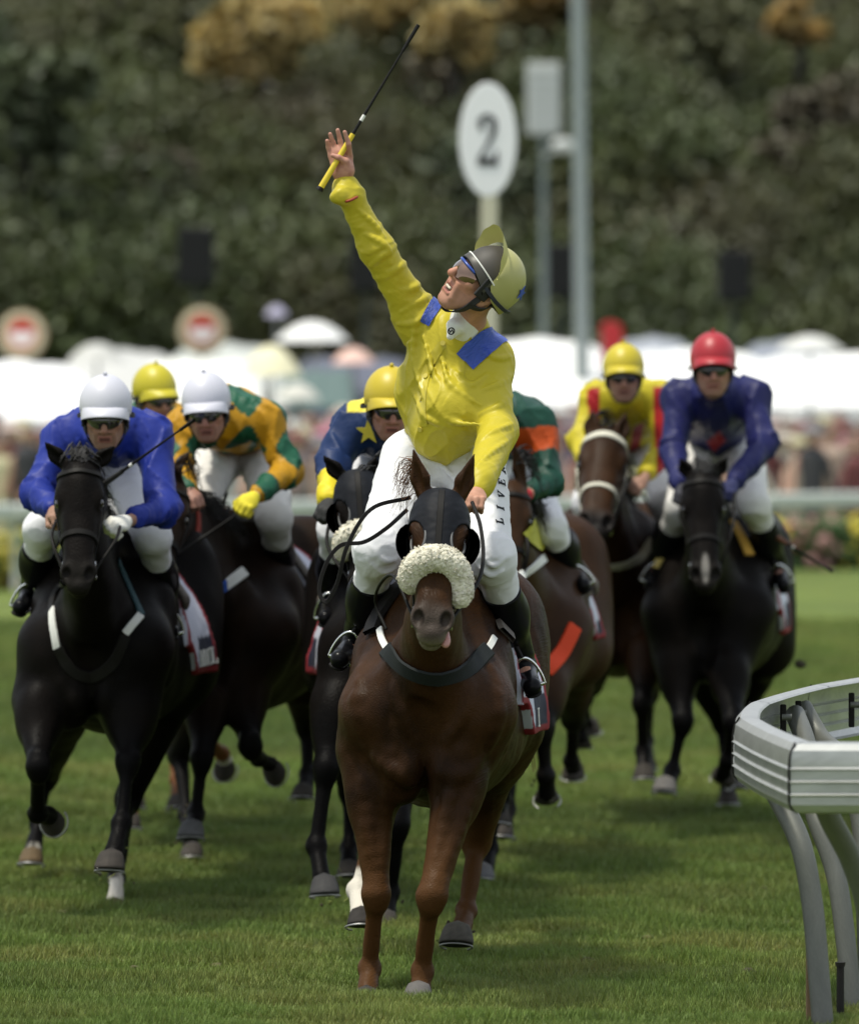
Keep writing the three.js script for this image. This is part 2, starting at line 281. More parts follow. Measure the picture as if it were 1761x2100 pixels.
function horse(o) {
  const d0 = o.chest[1], origin = P(o.chest[0], 834, d0); origin.y = o.dy || 0;
  const s = o.s || 1, fwd = V(Math.sin(o.yaw || 0), 0, Math.cos(o.yaw || 0)), lat = V(fwd.z, 0, -fwd.x), up = V(0, 1, 0);
  const L = (x, y, z) => origin.clone().addScaledVector(lat, x * s).addScaledVector(up, y * s).addScaledVector(fwd, z * s);
  const root = thing('racehorse', o.label, 'horse', V(origin.x, 0, origin.z - 0.7), 'racehorses galloping towards the camera');
  const body = [], head = [], ears = [];
  // trunk
  const ws = o.wide || 1;
  body.push(free((x, y, z) => {
    const dx = x - origin.x, dz = z - origin.z, lx = (dx * lat.x + dz * lat.z) / s, ly = (y - origin.y) / s, lz = (dx * fwd.x + dz * fwd.z) / s;
    const zc = clamp(lz, -1.73, 0.02), ti = (0.02 - zc) / 1.75 * 120, i = Math.min(119, Math.floor(ti)), t = ti - i, A = TORSO_T[i], B = TORSO_T[i + 1];
    let w = mix(A[0], B[0], t) * ws; const tp = mix(A[1], B[1], t), bt = mix(A[2], B[2], t), c = (tp + bt) / 2 - 0.03, h = (tp - bt) / 2;
    w *= 1 - 0.22 * clamp((ly - c) / h, -0.6, 1);
    const u = lx / w, v = (ly - c) / h, k0 = Math.sqrt(u * u + v * v), k1 = Math.sqrt(u * u / (w * w) + v * v / (h * h));
    const d = k1 < 1e-6 ? -0.1 : k0 * (k0 - 1) / k1, e = Math.abs(lz - zc);
    return (e > 0 ? Math.sqrt(Math.max(d, 0) ** 2 + e * e) + Math.min(d, 0) * 0.1 : d) * s * 0.9;
  }, 0.1, L(0, 1.2, -0.85).toArray().map((v, i) => v - [0.55, 0.5, 1.05][i] * s), L(0, 1.2, -0.85).toArray().map((v, i) => v + [0.55, 0.5, 1.05][i] * s)));
  for (const m of [-1, 1]) {
    body.push(ell(L(m * 0.055, 0.92, 0.035), [0.047 * s, 0.07 * s, 0.05 * s], 0.018, [lat, up, fwd])); body.push(ell(L(m * 0.105, 1.0, -0.005), [0.092 * s, 0.14 * s, 0.075 * s], 0.03, [lat, up, fwd])); body.push(ell(L(m * 0.1, 0.87, -0.06), [0.085 * s, 0.085 * s, 0.08 * s], 0.03, [lat, up, fwd])); body.push(cap(L(m * 0.075, 1.33, -0.0), L(m * 0.17, 1.1, 0.0), 0.035 * s, 0.05 * s, 0.05));      // pectorals
    body.push(cap(L(m * 0.08, 1.46, -0.42), L(m * 0.178 * ws, 1.13, -0.07), 0.12 * s, 0.105 * s, 0.09));                    // shoulder blade
    body.push(ell(L(m * 0.245 * ws, 1.18, -0.33), [0.06 * s, 0.2 * s, 0.11 * s], 0.08, [lat, up, fwd]));                         // triceps
    body.push(cap(L(m * 0.14, 1.42, -1.32), L(m * 0.2, 1.02, -1.2), 0.19 * s, 0.15 * s, 0.12));
    body.push(ell(L(m * 0.14, 1.22, -1.58), [0.12 * s, 0.24 * s, 0.13 * s], 0.1, [lat, up, fwd]));
  }
  for (const m of [-1, 1]) body.push(cap(L(m * 0.1, 1.42, 0.05), L(m * 0.125, 1.02, 0.085), 0.012, 0.016, 0.035, { op: 1 }));
  // head
  const O = PA(o.poll), M = PA(o.muz), S = M.clone().sub(O), hs = (o.hs || 1) * S.length() / 0.6; S.normalize();
  let D = V(o.turn || 0, 0.35, 1); D.addScaledVector(S, -D.dot(S)).normalize(); const X = S.clone().cross(D).normalize().multiplyScalar(-1); if (X.dot(lat) < 0) X.negate();
  const H = (x, t, d) => O.clone().addScaledVector(X, x * hs).addScaledVector(S, t * hs).addScaledVector(D, d * hs);
  const HA = [X, S, D], E = (x, t, d, r, k, op) => ell(H(x, t, d), r.map(q => q * hs), k * hs, HA, op), C = (a, b, ra, rb, k, q) => cap(H(...a), H(...b), ra * hs, rb * hs, k * hs, q);
  head.push(E(0, 0.085, -0.06, [0.085, 0.12, 0.08], 0.03), C([0, 0.12, -0.065], [0, 0.46, -0.058], 0.086, 0.056, 0.04), C([-0.022, 0.16, -0.045], [-0.022, 0.44, -0.034], 0.05, 0.036, 0.02), C([0.022, 0.16, -0.045], [0.022, 0.44, -0.034], 0.05, 0.036, 0.02));
  head.push(C([0, 0.3, -0.115], [0, 0.5, -0.085], 0.05, 0.04, 0.04));
  for (const m of [-1, 1]) {
    head.push(C([m * 0.04, 0.16, -0.15], [m * 0.028, 0.3, -0.125], 0.068, 0.045, 0.04), E(m * 0.074, 0.165, -0.042, [0.028, 0.05, 0.035], 0.03));
    head.push(C([m * 0.062, 0.22, -0.075], [m * 0.045, 0.36, -0.07], 0.026, 0.014, 0.03));     // facial crest
    head.push(E(m * 0.042, 0.51, -0.034, [0.034, 0.05, 0.036], 0.025));
    head.push(E(m * 0.016, 0.135, -0.001, [0.022, 0.09, 0.02], 0.03));
  }
  head.push(E(0, 0.49, -0.06, [0.06, 0.07, 0.055], 0.03), E(0, 0.567, -0.058, [0.05, 0.034, 0.042], 0.02), E(0, 0.55, -0.108, [0.042, 0.042, 0.034], 0.012));
  for (const m of [-1, 1]) { head.push(E(m * 0.05, 0.535, -0.004, [0.021, 0.034, 0.028], 0.012, 1)); head.push(E(m * 0.094, 0.185, -0.048, [0.02, 0.022, 0.02], 0.015, 1)); }
  // ears
  const earTips = o.ears ? o.ears.map(e => PA(e)) : [H(-0.09, -0.16, -0.08), H(0.09, -0.16, -0.08)];
  earTips.forEach((tip, i) => {
    const m = i ? 1 : -1, b = H(m * 0.055, 0.005, -0.075), ax = tip.clone().sub(b), len = ax.length(); ax.normalize();
    let n = V(0, 0, 1).addScaledVector(X, m * 0.45); n.addScaledVector(ax, -n.dot(ax)).normalize();
    const mid = b.clone().addScaledVector(ax, len * 0.45);
    ears.push(cap(b, mid, 0.024 * hs, 0.036 * hs, 0.02, { n, q: 0.62 }), cap(mid, tip, 0.036 * hs, 0.004, 0.008, { n, q: 0.6 }));
    const c = b.clone().addScaledVector(ax, len * 0.52).addScaledVector(n, 0.021 * hs); const side = ax.clone().cross(n);
    ears.push(ell(c, [0.017 * hs, len * 0.36, 0.017 * hs], 0.006, [side, ax, n], 1));
  });
  // neck
  body.push(cap(L(0, 1.4, -0.4), H(0, 0.04, -0.1), 0.15 * s, 0.075 * hs, 0.1, { n: lat, q: 0.62 }), cap(L(0, 1.17, -0.12), H(0, 0.15, -0.17), 0.215 * s, 0.085 * hs, 0.1, { n: lat, q: 0.68 }));
  // legs
  const segs = [], hooves = [];
  const bone = (a, b, ra, rb, k = 0.03) => body.push(cap(a, b, ra * s, rb * s, k));
  for (const [key, g] of Object.entries(o.legs)) {
    const m = key[1] === 'A' ? -1 : 1, front = key[0] === 'f', [J1, J2, J3] = g.j.map(PA); const q = g.fat || 1;
    const ank = J2.clone().lerp(J3, 0.62);
    if (front) {
      const el = g.e ? PA(g.e) : L(m * 0.18, 0.95, -0.22);
      bone(L(m * 0.19 * ws, 1.12, -0.1), el, 0.125, 0.1, 0.1); bone(el, J1, 0.1 * q, 0.043, 0.06);
      for (const w of [-0.034, 0.03]) body.push(cap(el.clone().addScaledVector(lat, w * 1.5).addScaledVector(fwd, 0.05), J1.clone().addScaledVector(lat, w * 0.55).addScaledVector(fwd, 0.006).lerp(el, 0.12), 0.046 * s * q, 0.022 * s, 0.018));
      const e2 = el.clone().lerp(J1, 0.28); body.push(ell(e2.add(fwd.clone().multiplyScalar(0.02)), [0.085 * s * q, 0.14 * s, 0.085 * s * q], 0.05));
      const dir = J2.clone().sub(el).normalize(); bone(J1.clone().addScaledVector(dir, -0.04), J1.clone().addScaledVector(dir, 0.03), 0.044, 0.044, 0.02);
      body.push(ell(J1.clone().addScaledVector(fwd, 0.012), [0.054 * s, 0.046 * s, 0.045 * s], 0.016));
      bone(J1, J2, 0.034, 0.0265, 0.035); const bk = fwd.clone().multiplyScalar(-0.028); bone(J1.clone().add(bk), J2.clone().add(bk), 0.018, 0.02, 0.012);
      segs.push([el, J1, 0]);
    } else {
      const st = g.e ? PA(g.e) : L(m * 0.2, 0.98, -1.12); bone(L(m * 0.15, 1.3, -1.35), st, 0.19, 0.135, 0.12); bone(st, J1, 0.125 * q, 0.055, 0.08);
      const bk = fwd.clone().multiplyScalar(-0.045); body.push(ell(J1, [0.048 * s, 0.075 * s, 0.062 * s], 0.03)); bone(J1.clone().add(bk).add(V(0, 0.05, 0)), J1, 0.03, 0.04, 0.03);
      bone(J1, J2, 0.036, 0.028, 0.022); segs.push([st, J1, 0]);
    }
    body.push(ell(J2, [0.044 * s, 0.044 * s, 0.048 * s], 0.014)); bone(J2, ank, 0.031, 0.042, 0.016);
    segs.push([J1, J2, 1, g], [J2, J3, 2, g]);
    const ax = J3.clone().sub(J2).normalize(), fr = g.front ? V(...g.front) : fwd.clone();
    hooves.push({ top: J2, bottom: J3, front: fr, ax, g });
  }
  for (const r of o.ridges || []) { const base = body.slice(), ps = spline(r.p.map(q => { const h = hit(base, q[0], q[1], 22); return h.p.addScaledVector(h.n, -r.r * 0.72); }), 6); for (let i = 0; i < 6; i++) { const q = r.r * (0.55 + 0.45 * Math.sin(Math.PI * (i + 0.5) / 6)); body.push(cap(ps[i], ps[i + 1], q, q, 0.022)); } }
  const all = [...body, ...head, ...ears];
  // coat colours
  const k = o.coat, segD = (p, a, b) => { const ab = b.clone().sub(a), t = clamp(p.clone().sub(a).dot(ab) / ab.lengthSq(), 0, 1); return [p.distanceTo(a.clone().addScaledVector(ab, t)), t]; };
  const coat = (x, y, z) => {
    const p = V(x, y, z), n = noise(x * 4, y * 4, z * 4) * 0.7 + noise(x * 14, y * 14, z * 14) * 0.35 + noise(x * 90, y * 40, z * 90) * 0.22; let c = lerpC(k.base, k.light || k.base, clamp(0.5 + n, 0, 1));
    for (const [a, b, lv, g] of segs) {
      const [d, t] = segD(p, a, b); if (d > 0.13) continue; const near = 1 - sst(lv ? 0.07 : 0.11, lv ? 0.1 : 0.15, d);
      if (lv === 0 && k.points) c = lerpC(c, k.points, near * sst(0.35, 0.95, t)); else if (lv && k.points) c = lerpC(c, k.points, near);
      if (g && g.sock) { const h = lv === 2 ? 1 + t : t, w = sst(2 - g.sock, 2.12 - g.sock, h + noise(x * 40, y * 40, z * 40) * 0.1); c = lerpC(c, [0.62, 0.58, 0.5], w * near); }
    }
    const hd = p.clone().sub(O), tS = hd.dot(S) / hs, tD = hd.dot(D) / hs, tX = hd.dot(X) / hs;
    if (Math.abs(tX) < 0.16 && tD > -0.24 && tD < 0.1 && tS > -0.05) {
      const mz = sst(0.44, 0.53, tS); c = lerpC(c, k.muzzle || k.base, mz);
      if (k.chin && mz > 0) c = lerpC(c, k.chin, sst(0.535, 0.57, tS) * sst(-0.02, -0.06, tD) * 0.8);
      if (o.star) c = lerpC(c, [0.35, 0.33, 0.3], 0.6 * (1 - sst(o.star[2], o.star[2] * 1.8, Math.hypot(tX, (tS - o.star[0]) / o.star[1]))) * sst(-0.06, -0.03, tD));
      for (const m of [-1, 1]) { const dn = Math.hypot(tX - m * 0.05, (tS - 0.535) * 0.7, tD + 0.004); c = lerpC(c, [0.006, 0.005, 0.005], 1 - sst(0.018, 0.03, dn)); const de = Math.hypot(tX - m * 0.09, tS - 0.185, tD + 0.045); c = lerpC(c, [0.01, 0.007, 0.006], (1 - sst(0.02, 0.045, de)) * 0.85); }
    }
    return c;
  };
  const cell = o.cell || 0.017, hc = o.hcell || 0.0085;
  const gA = L(0, 1.18, 0.11), gB2 = L(0, 0.88, 0.09), groove = cap(gA, gB2, 0.022, 0.03);
  const mus = (x, y, z, v) => { const q = Math.max(0, 0.035 - groove.sd(x, y, z)) * 0.55; return v + q + 0.007 * noise(x * 7, y * 5, z * 7) + (o.lead ? 0.003 * noise(x * 20, y * 9, z * 20) + 0.0012 * noise(x * 55, y * 30, z * 55) : 0); };
  const gB = new Field(body, cell).each(mus, 0.05).mesh(coat, 1), gH = new Field([...head, ...ears, body.find(b => 0) || cap(H(0, 0.14, -0.12), H(0, 0.16, -0.16), 0.07 * hs, 0.07 * hs, 0.06)], hc).mesh(coat, 1);
  part(root, 'body', merge([gB, gH]), coatMat(k.spec));
  for (const m of [-1, 1]) part(root, 'eye', new THREE.SphereGeometry(0.021 * hs, 14, 10).translate(...H(m * 0.082, 0.185, -0.05).toArray()), eyeMat);
  for (const h of hooves) {
    const { g, a, f, x } = hoofGeo(h.top, h.bottom, h.front, s * (h.g.hoof || 1), h.g.horn || [[0.03, 0.028, 0.026], [0.07, 0.06, 0.05]], h.g.front ? null : h.top.clone().sub(h.bottom).normalize().multiplyScalar(0.3).add(V(0, 0.75, 0))), m = part(root, 'hoof', g, hornMat);
    const pts = []; for (let i = 0; i <= 16; i++) { const th = mix(-2.4, 2.4, i / 16); pts.push(h.bottom.clone().addScaledVector(a, -0.004).addScaledVector(f, Math.cos(th) * 0.062 * s + 0.024 * s).addScaledVector(x, Math.sin(th) * 0.06 * s)); }
    part(m, 'horseshoe', tube(pts, 0.004, 24, 6), shoeMat);
  }
  for (const v of o.veins || []) part(root, 'vein', tint(taperTube(spline(v.map(q => { const h = hit(all, q[0], q[1], 21.9); return h.p.addScaledVector(h.n, -0.0016); }), 10), 0.0048, 0.0028, 16, 7), lerpC(k.base, k.light, 0.6)), coatMat());
  // tail and mane
  const hair = hairMat(k.hair || [0.012, 0.01, 0.009]), tl = [], ts = o.tail || [0, 1];
  for (let i = 0; i < 46; i++) { const a = L(R(-0.03, 0.03), 1.42 + R(-0.03, 0.03), -1.7), q = R(-1, 1); tl.push(taperTube([a, L(0.05 * q + ts[0] * 0.4, 1.4 + R(-0.05, 0.03), -1.95), L(0.1 * q + ts[0] * 0.9, 1.2 + R(-0.12, 0.1), -2.25 - R(0, 0.15)), L(0.13 * q + ts[0] * 1.1, 0.85 * ts[1] + R(-0.15, 0.15), -2.45 - R(0, 0.3))], 0.014, 0.002, 8, 5)); }
  part(root, 'tail', merge(tl), hair);
  const mn = [], side = o.maneSide || 1;
  for (let i = 0; i < (o.lead ? 70 : 130); i++) {
    const t = o.lead ? R(0.0, 0.2) : R(0.02, 0.85), c = H(0, 0.02, -0.1).lerp(L(0, 1.58, -0.38), t); const st = onto(all, c.clone().add(V(0, 0.2, 0)).addScaledVector(fwd, 0.03), 0.0, 10).p;
    mn.push(taperTube([st, st.clone().addScaledVector(lat, side * 0.03).add(V(0, R(0.0, 0.03), -0.02)), st.clone().addScaledVector(lat, side * R(0.05, 0.09)).add(V(0, R(-0.08, 0.03), -0.06)), st.clone().addScaledVector(lat, side * R(0.07, 0.13)).add(V(0, R(-0.17, 0.0), -0.11))], o.lead ? 0.0016 : 0.004, 0.0004, 6, 4));
  }
  part(root, 'mane', merge(mn), hair);
  if (o.forelock) { const fl = []; for (let i = 0; i < 60; i++) { const b = H(R(-0.035, 0.035), R(-0.015, 0.02), -0.02); fl.push(taperTube([b, b.clone().addScaledVector(S, -R(0.02, 0.07)).addScaledVector(D, 0.02), b.clone().addScaledVector(S, R(-0.04, 0.02)).addScaledVector(D, 0.03).addScaledVector(X, R(-0.05, 0.05))], 0.005, 0.0006, 6, 5)); } part(root, 'forelock', merge(fl), hair); }
  // bridle
  const hp = [...head, cap(H(0, 0.14, -0.12), H(0, 0.16, -0.16), 0.07 * hs, 0.07 * hs, 0.06)], br = [];
  const bm = o.bridleMat || leather, grow = o.hood ? 0.008 : 0.003;
  const bridle = [];
  for (const m of [-1, 1]) bridle.push(strapOn(hp, [H(m * 0.07, 0.0, -0.08), H(m * 0.1, 0.12, -0.1), H(m * 0.08, 0.3, -0.09), H(m * 0.07, 0.46, -0.095)], 0.022, 0.004, grow, 26));
  if (!o.hood) bridle.push(strapOn(hp, [H(-0.1, 0.06, -0.08), H(-0.06, 0.07, 0.03), H(0, 0.068, 0.05), H(0.06, 0.07, 0.03), H(0.1, 0.06, -0.08)], o.browW || 0.02, 0.005, 0.003, 24));
  if (!o.fleece) bridle.push(strapOn(hp, [H(-0.08, 0.36, -0.12), H(-0.07, 0.35, 0), H(0, 0.345, 0.05), H(0.07, 0.35, 0), H(0.08, 0.36, -0.12)], 0.024, 0.005, 0.003, 24));
  part(root, 'bridle', merge(bridle), bm);
  const bits = [];
  for (const m of [-1, 1]) { const c = H(m * 0.066, 0.475, -0.092); bits.push(c); part(root, 'bit_ring', inFrame(new THREE.TorusGeometry(0.033, 0.005, 8, 24), c, D, S, X), steel); }
  if (o.fleece) {
    const fp = spline([H(-0.082, 0.355, -0.06), H(-0.082, 0.338, -0.03), H(-0.058, 0.32, 0.018), H(0, 0.308, 0.04), H(0.058, 0.318, 0.018), H(0.084, 0.345, -0.03), H(0.089, 0.395, -0.065)], 12), pr = [];
    for (let i = 0; i < 12; i++) pr.push(cap(fp[i], fp[i + 1], 0.036 * hs, 0.036 * hs, 0.02));
    const fc = o.lead ? 0.0045 : 0.009, fl = new Field(pr, fc).each((x, y, z, v) => v - 0.006 + 0.007 * Math.abs(noise(x * 75, y * 75, z * 75)) + 0.006 * noise(x * 150, y * 150, z * 150), 0.05).mesh((x, y, z) => lerpC([0.84, 0.8, 0.67], [0.7, 0.65, 0.5], clamp(0.5 + noise(x * 90, y * 90, z * 90), 0, 1)), 14);
    { const tu = [], ico = new THREE.IcosahedronGeometry(1, 0), nn = o.lead ? 3200 : 900, cv = new THREE.CatmullRomCurve3(fp), fr = (t) => { const p = cv.getPointAt(t), tg = cv.getTangentAt(t), a = V(0.3, 0.5, 0.8).cross(tg).normalize(); return [p, a, tg.clone().cross(a)]; };
      for (let i = 0; i < nn; i++) { const [p, a, b] = fr(R(-0.0, 1)), th = R(0, 6.283), n = a.clone().multiplyScalar(Math.cos(th)).addScaledVector(b, Math.sin(th)), r = (o.lead ? R(0.0034, 0.0068) : R(0.006, 0.01)) * hs, g = ico.clone(); g.scale(r * R(0.6, 1.1), r * R(0.6, 1.1), r * R(1.2, 2.4)); g.rotateX(R(0, 6)); g.rotateY(R(0, 6)); const q = p.clone().addScaledVector(n, 0.0375 * hs + R(0.0, 0.005) + 0.008 * noise(p.x * 60 + th * 1.2, p.y * 60, th * 2)); g.translate(q.x, q.y, q.z); tu.push(tint(g, lerpC([0.88, 0.84, 0.72], [0.72, 0.66, 0.5], rnd()))); }
      const tg = merge(tu); tg.deleteAttribute('normal'); tg.computeVertexNormals(); part(root, 'sheepskin_noseband', merge([fl, tg]), std({ vertexColors: true, roughness: 1, bumpMap: fleeceBump, bumpScale: 0.002 })); }
  }
  if (o.hood) {
    const hf = new Field([...head, body.length ? cap(H(0, 0.06, -0.12), H(0, 0.12, -0.17), 0.09 * hs, 0.09 * hs, 0.06) : 0], o.lead ? 0.005 : 0.009, { grow: 0.006 });
    const cutS = o.hoodTo || 0.275;
    hf.each((x, y, z, v) => { const d = V(x, y, z).sub(O); const t = d.dot(S) / hs, dx = d.dot(X) / hs, dd = d.dot(D) / hs; let c = Math.max(t - cutS, -t - 0.012 + 0.25 * Math.max(0, Math.abs(dx) - 0.04)); for (const m of [-1, 1]) c = Math.max(c, 0.058 - Math.hypot(dx - m * 0.092, (t - 0.2) * 0.8, dd + 0.03)); return Math.max(v + 0.0016 * noise(x * 30, y * 60, z * 30), c * hs); }, 0.3);
    const hood = part(root, 'hood', hf.mesh(null, 1), phys({ color: new THREE.Color().setRGB(0.008, 0.009, 0.012), roughness: 0.6, specularIntensity: 0.28, bumpMap: silkBumpH, bumpScale: 0.003 }));
    const seam = strapOn(hp, [H(0, 0.0, 0.05), H(0, 0.1, 0.05), H(0, 0.25, 0.05)], 0.022, 0.003, 0.007, 20); part(hood, 'seam', seam, leather);
    for (const m of [-1, 1]) {   // plastic cups behind the eyes
      const c = H(m * 0.088, 0.2, -0.052), Xo = X.clone().multiplyScalar(m), cup = new THREE.SphereGeometry(0.066 * hs, 20, 14, 0, Math.PI * 2, 0, Math.PI * 0.5);
      const dir = Xo.clone().multiplyScalar(0.8).addScaledVector(D, -0.6).normalize(), u2 = S.clone().addScaledVector(dir, -S.dot(dir)).normalize();
      cup.scale(1, 0.75, 1.15); part(hood, 'blinker_cup', inFrame(cup, c.clone().addScaledVector(dir, 0.004), u2.clone().cross(dir).normalize(), dir, u2), phys({ color: new THREE.Color().setRGB(0.012, 0.012, 0.013), roughness: 0.3, side: THREE.DoubleSide, clearcoat: 0.4 }));
      part(hood, 'rim', inFrame(new THREE.TorusGeometry(0.046 * hs, 0.0055 * hs, 8, 28).scale(0.8, 1.2, 1), H(m * 0.068, 0.205, -0.012), ...(() => { const z2 = Xo.clone().multiplyScalar(0.75).addScaledVector(D, 0.65).normalize(), y2 = S.clone().addScaledVector(z2, -S.dot(z2)).normalize(); return [y2.clone().cross(z2), y2, z2]; })()), std({ color: new THREE.Color().setRGB(0.1, 0.1, 0.1), roughness: 0.5 }));
    }
  }
  // saddle cloth, saddle
  let CF = null;
  if (o.cloth !== false) {
    const pr = body, clz = o.clothZ || [-1.02, -0.6], clb = o.clothY || 0.92, hemC = [0.24, 0.012, 0.02], wh = o.clothColor || [0.55, 0.57, 0.66];
    const f = CF = new Field(pr, o.lead ? 0.0075 : 0.012, { grow: o.lead ? 0.03 : 0.022, lo: L(0, 0.75, -1.0).toArray().map((v, i) => v - [0.6, 0, 0.4][i]), hi: L(0, 1.75, -0.6).toArray().map((v, i) => v + [0.6, 0, 0.4][i]) });
    const lc = (x, y, z) => { const dx = x - origin.x, dz = z - origin.z; return [(dx * lat.x + dz * lat.z) / s, (y - origin.y) / s, (dx * fwd.x + dz * fwd.z) / s]; };
    f.each((x, y, z, v) => { const [, b, c] = lc(x, y, z); return Math.max(v + 0.003 * noise(x * 7, y * 20, z * 20), Math.max(c - clz[1] - 0.06 * (1.3 - b), clz[0] - c, clb - b + 0.12 * sst(-0.75, -0.62, c)) * s); }, 0.4);
    part(root, 'saddlecloth', f.mesh((x, y, z, g) => { const [, b, c] = lc(x, y, z), fe = clz[1] + 0.06 * (1.3 - b) - c, be = c - clz[0], le = b - clb - 0.12 * sst(-0.75, -0.62, c); if (g.dot(fwd) > 0.75) return wh; return fe < 0.03 || le < 0.03 || be < 0.03 ? hemC : (c < -0.75 && b < 1.14 ? [0.012, 0.014, 0.035] : wh); }), std({ vertexColors: true, roughness: 0.8 }));
    const sd = [cap(L(0, 1.6, -0.62), L(0, 1.56, -0.95), 0.07, 0.08, 0.05, { n: up, q: 0.55 })]; for (const m of [-1, 1]) sd.push(cap(L(m * 0.06, 1.6, -0.7), L(m * 0.3, 1.3, -0.62), 0.06, 0.045, 0.05, { n: lat, q: 0.4 }), cap(L(m * 0.17, 1.5, -0.5), L(m * 0.27, 1.28, -0.42), 0.045, 0.035, 0.05, { n: lat, q: 0.5 }));
    part(root, 'saddle', new Field(sd, 0.011).mesh(null), o.saddleMat || leatherBrown);
  }
  for (const b of o.bands || []) part(root, b.name, strapPx(all, b.pts, b.w, b.t || 0.006, b.off ?? 0.004, b.n || 40), b.mat, b.label);
  return { root, all, L, H, O, S, D, X, hs, bits, lat, fwd, origin, head: hp, CF };
}

// ---------------------------------------------------------------- riders
const SKIN = [0.44, 0.235, 0.155];
const bootMat = phys({ color: new THREE.Color().setRGB(0.006, 0.006, 0.007), roughness: 0.3, specularIntensity: 0.16, clearcoat: 0.05, clearcoatRoughness: 0.1 });
const silkBump = noiseTex(256, (u, v) => { const n = 0.5 + 0.5 * tileN(u, v, 9, 11) + 0.3 * tileN(u, v, 24, 12) + 0.12 * tileN(u, v, 70, 13); return [n, n, n]; });
const silkMat = () => phys({ vertexColors: true, roughness: 0.5, specularIntensity: 0.42, bumpMap: silkBump, bumpScale: 0.002 });
const clothMat = () => std({ vertexColors: true, roughness: 0.82, bumpMap: silkBump, bumpScale: 0.002 });
const skinMat = phys({ vertexColors: true, roughness: 0.5, specularIntensity: 0.45 });
const lensMat = phys({ color: new THREE.Color().setRGB(0.03, 0.028, 0.03), roughness: 0.06, metalness: 0.15, clearcoat: 1, clearcoatRoughness: 0.03 });

function headPrims(h, X, Y, Z, s, jaw) {     // the head: X to the wearer's left, Y up, Z forwards
  const A = [X, Y, Z], at = (x, y, z) => h.clone().addScaledVector(X, x * s).addScaledVector(Y, y * s).addScaledVector(Z, z * s);
  const e = (x, y, z, r, k, op) => ell(at(x, y, z), r.map(q => q * s), k * s, A, op), c = (a, b, ra, rb, k) => cap(at(...a), at(...b), ra * s, rb * s, k * s);
  const L = [e(0, 0.035, -0.018, [0.073, 0.085, 0.092], 0.03), e(0, -0.02, 0.03, [0.06, 0.08, 0.06], 0.03), e(0, -0.06 - jaw * 0.5, 0.04, [0.043, 0.052, 0.042], 0.03), e(0, -0.1 - jaw, 0.064, [0.024, 0.02, 0.02], 0.022)];
  for (const m of [-1, 1]) {
    L.push(c([m * 0.058, -0.045, -0.005], [m * 0.022, -0.1 - jaw, 0.055], 0.022, 0.016, 0.03), e(m * 0.042, -0.022, 0.062, [0.024, 0.018, 0.02], 0.02), c([m * 0.012, 0.022, 0.084], [m * 0.046, 0.022, 0.066], 0.011, 0.01, 0.015));
    L.push(e(m * 0.031, 0.004, 0.092, [0.017, 0.011, 0.014], 0.012, 1), e(m * 0.031, 0.004, 0.07, [0.0125, 0.0125, 0.0125], 0.004));
    L.push(e(m * 0.0125, -0.04, 0.094, [0.0085, 0.007, 0.01], 0.007), e(m * 0.007, -0.047, 0.1, [0.0042, 0.004, 0.005], 0.003, 1));
    L.push(e(m * 0.076, -0.012, -0.012, [0.009, 0.031, 0.019], 0.008), e(m * 0.083, -0.008, -0.008, [0.006, 0.018, 0.01], 0.006, 1));
    L.push(c([m * 0.03, -0.045, 0.082], [m * 0.034, -0.08 - jaw, 0.07], 0.008, 0.007, 0.016));
  }
  L.push(c([0, 0.012, 0.09], [0, -0.032, 0.113], 0.0085, 0.0125, 0.012), e(0, -0.036, 0.112, [0.011, 0.009, 0.01], 0.008));
  if (jaw > 0.004) L.push(e(0, -0.07 - jaw * 0.4, 0.1, [0.026, 0.007 + jaw * 0.35, 0.022], 0.006, 1), c([-0.024, -0.061, 0.083], [0.024, -0.061, 0.083], 0.0055, 0.0055, 0.006), c([-0.022, -0.08 - jaw * 0.75, 0.083], [0.022, -0.08 - jaw * 0.75, 0.083], 0.0058, 0.0058, 0.006), c([0, -0.06, 0.086], [0, -0.062, 0.093], 0.006, 0.004, 0.01));
  else L.push(c([-0.02, -0.067, 0.086], [0.02, -0.067, 0.086], 0.0055, 0.0055, 0.007), c([-0.017, -0.077, 0.085], [0.017, -0.077, 0.085], 0.006, 0.006, 0.006), e(0, -0.072, 0.1, [0.024, 0.0018, 0.012], 0.002, 1));
  return { list: L, at };
}
function fist(w, dir, n, s, spread = 0) {   // closed hand around a rein: w wrist, dir along the hand, n the back of the hand
  const d = dir.clone().normalize(), b = n.clone().addScaledVector(d, -n.dot(d)).normalize(), x = d.clone().cross(b), q = (a, c, e) => w.clone().addScaledVector(d, a * s).addScaledVector(x, c * s).addScaledVector(b, e * s), L = [];
  L.push(ell(q(0.048, 0, 0), [0.048 * s, 0.042 * s, 0.019 * s], 0.02, [d, x, b]), cap(w, q(0.03, 0, 0), 0.026 * s, 0.026 * s, 0.02));
  [[-0.03, 0.075], [-0.01, 0.083], [0.011, 0.08], [0.03, 0.07]].forEach(([c, l]) => { const k1 = q(l, c, 0.008), k2 = q(l + 0.022, c * 1.02, -0.018), k3 = q(l - 0.004, c, -0.044), k4 = q(l - 0.026, c, -0.034); L.push(cap(k1, k2, 0.0105 * s, 0.0095 * s, 0.006), cap(k2, k3, 0.0095 * s, 0.0088 * s, 0.005), cap(k3, k4, 0.0088 * s, 0.008 * s, 0.004)); });
  L.push(cap(q(0.02, 0.035, -0.01), q(0.055, 0.05, -0.03), 0.013 * s, 0.011 * s, 0.012), cap(q(0.055, 0.05, -0.03), q(0.078, 0.022, -0.046), 0.011 * s, 0.009 * s, 0.006));
  return L;
}

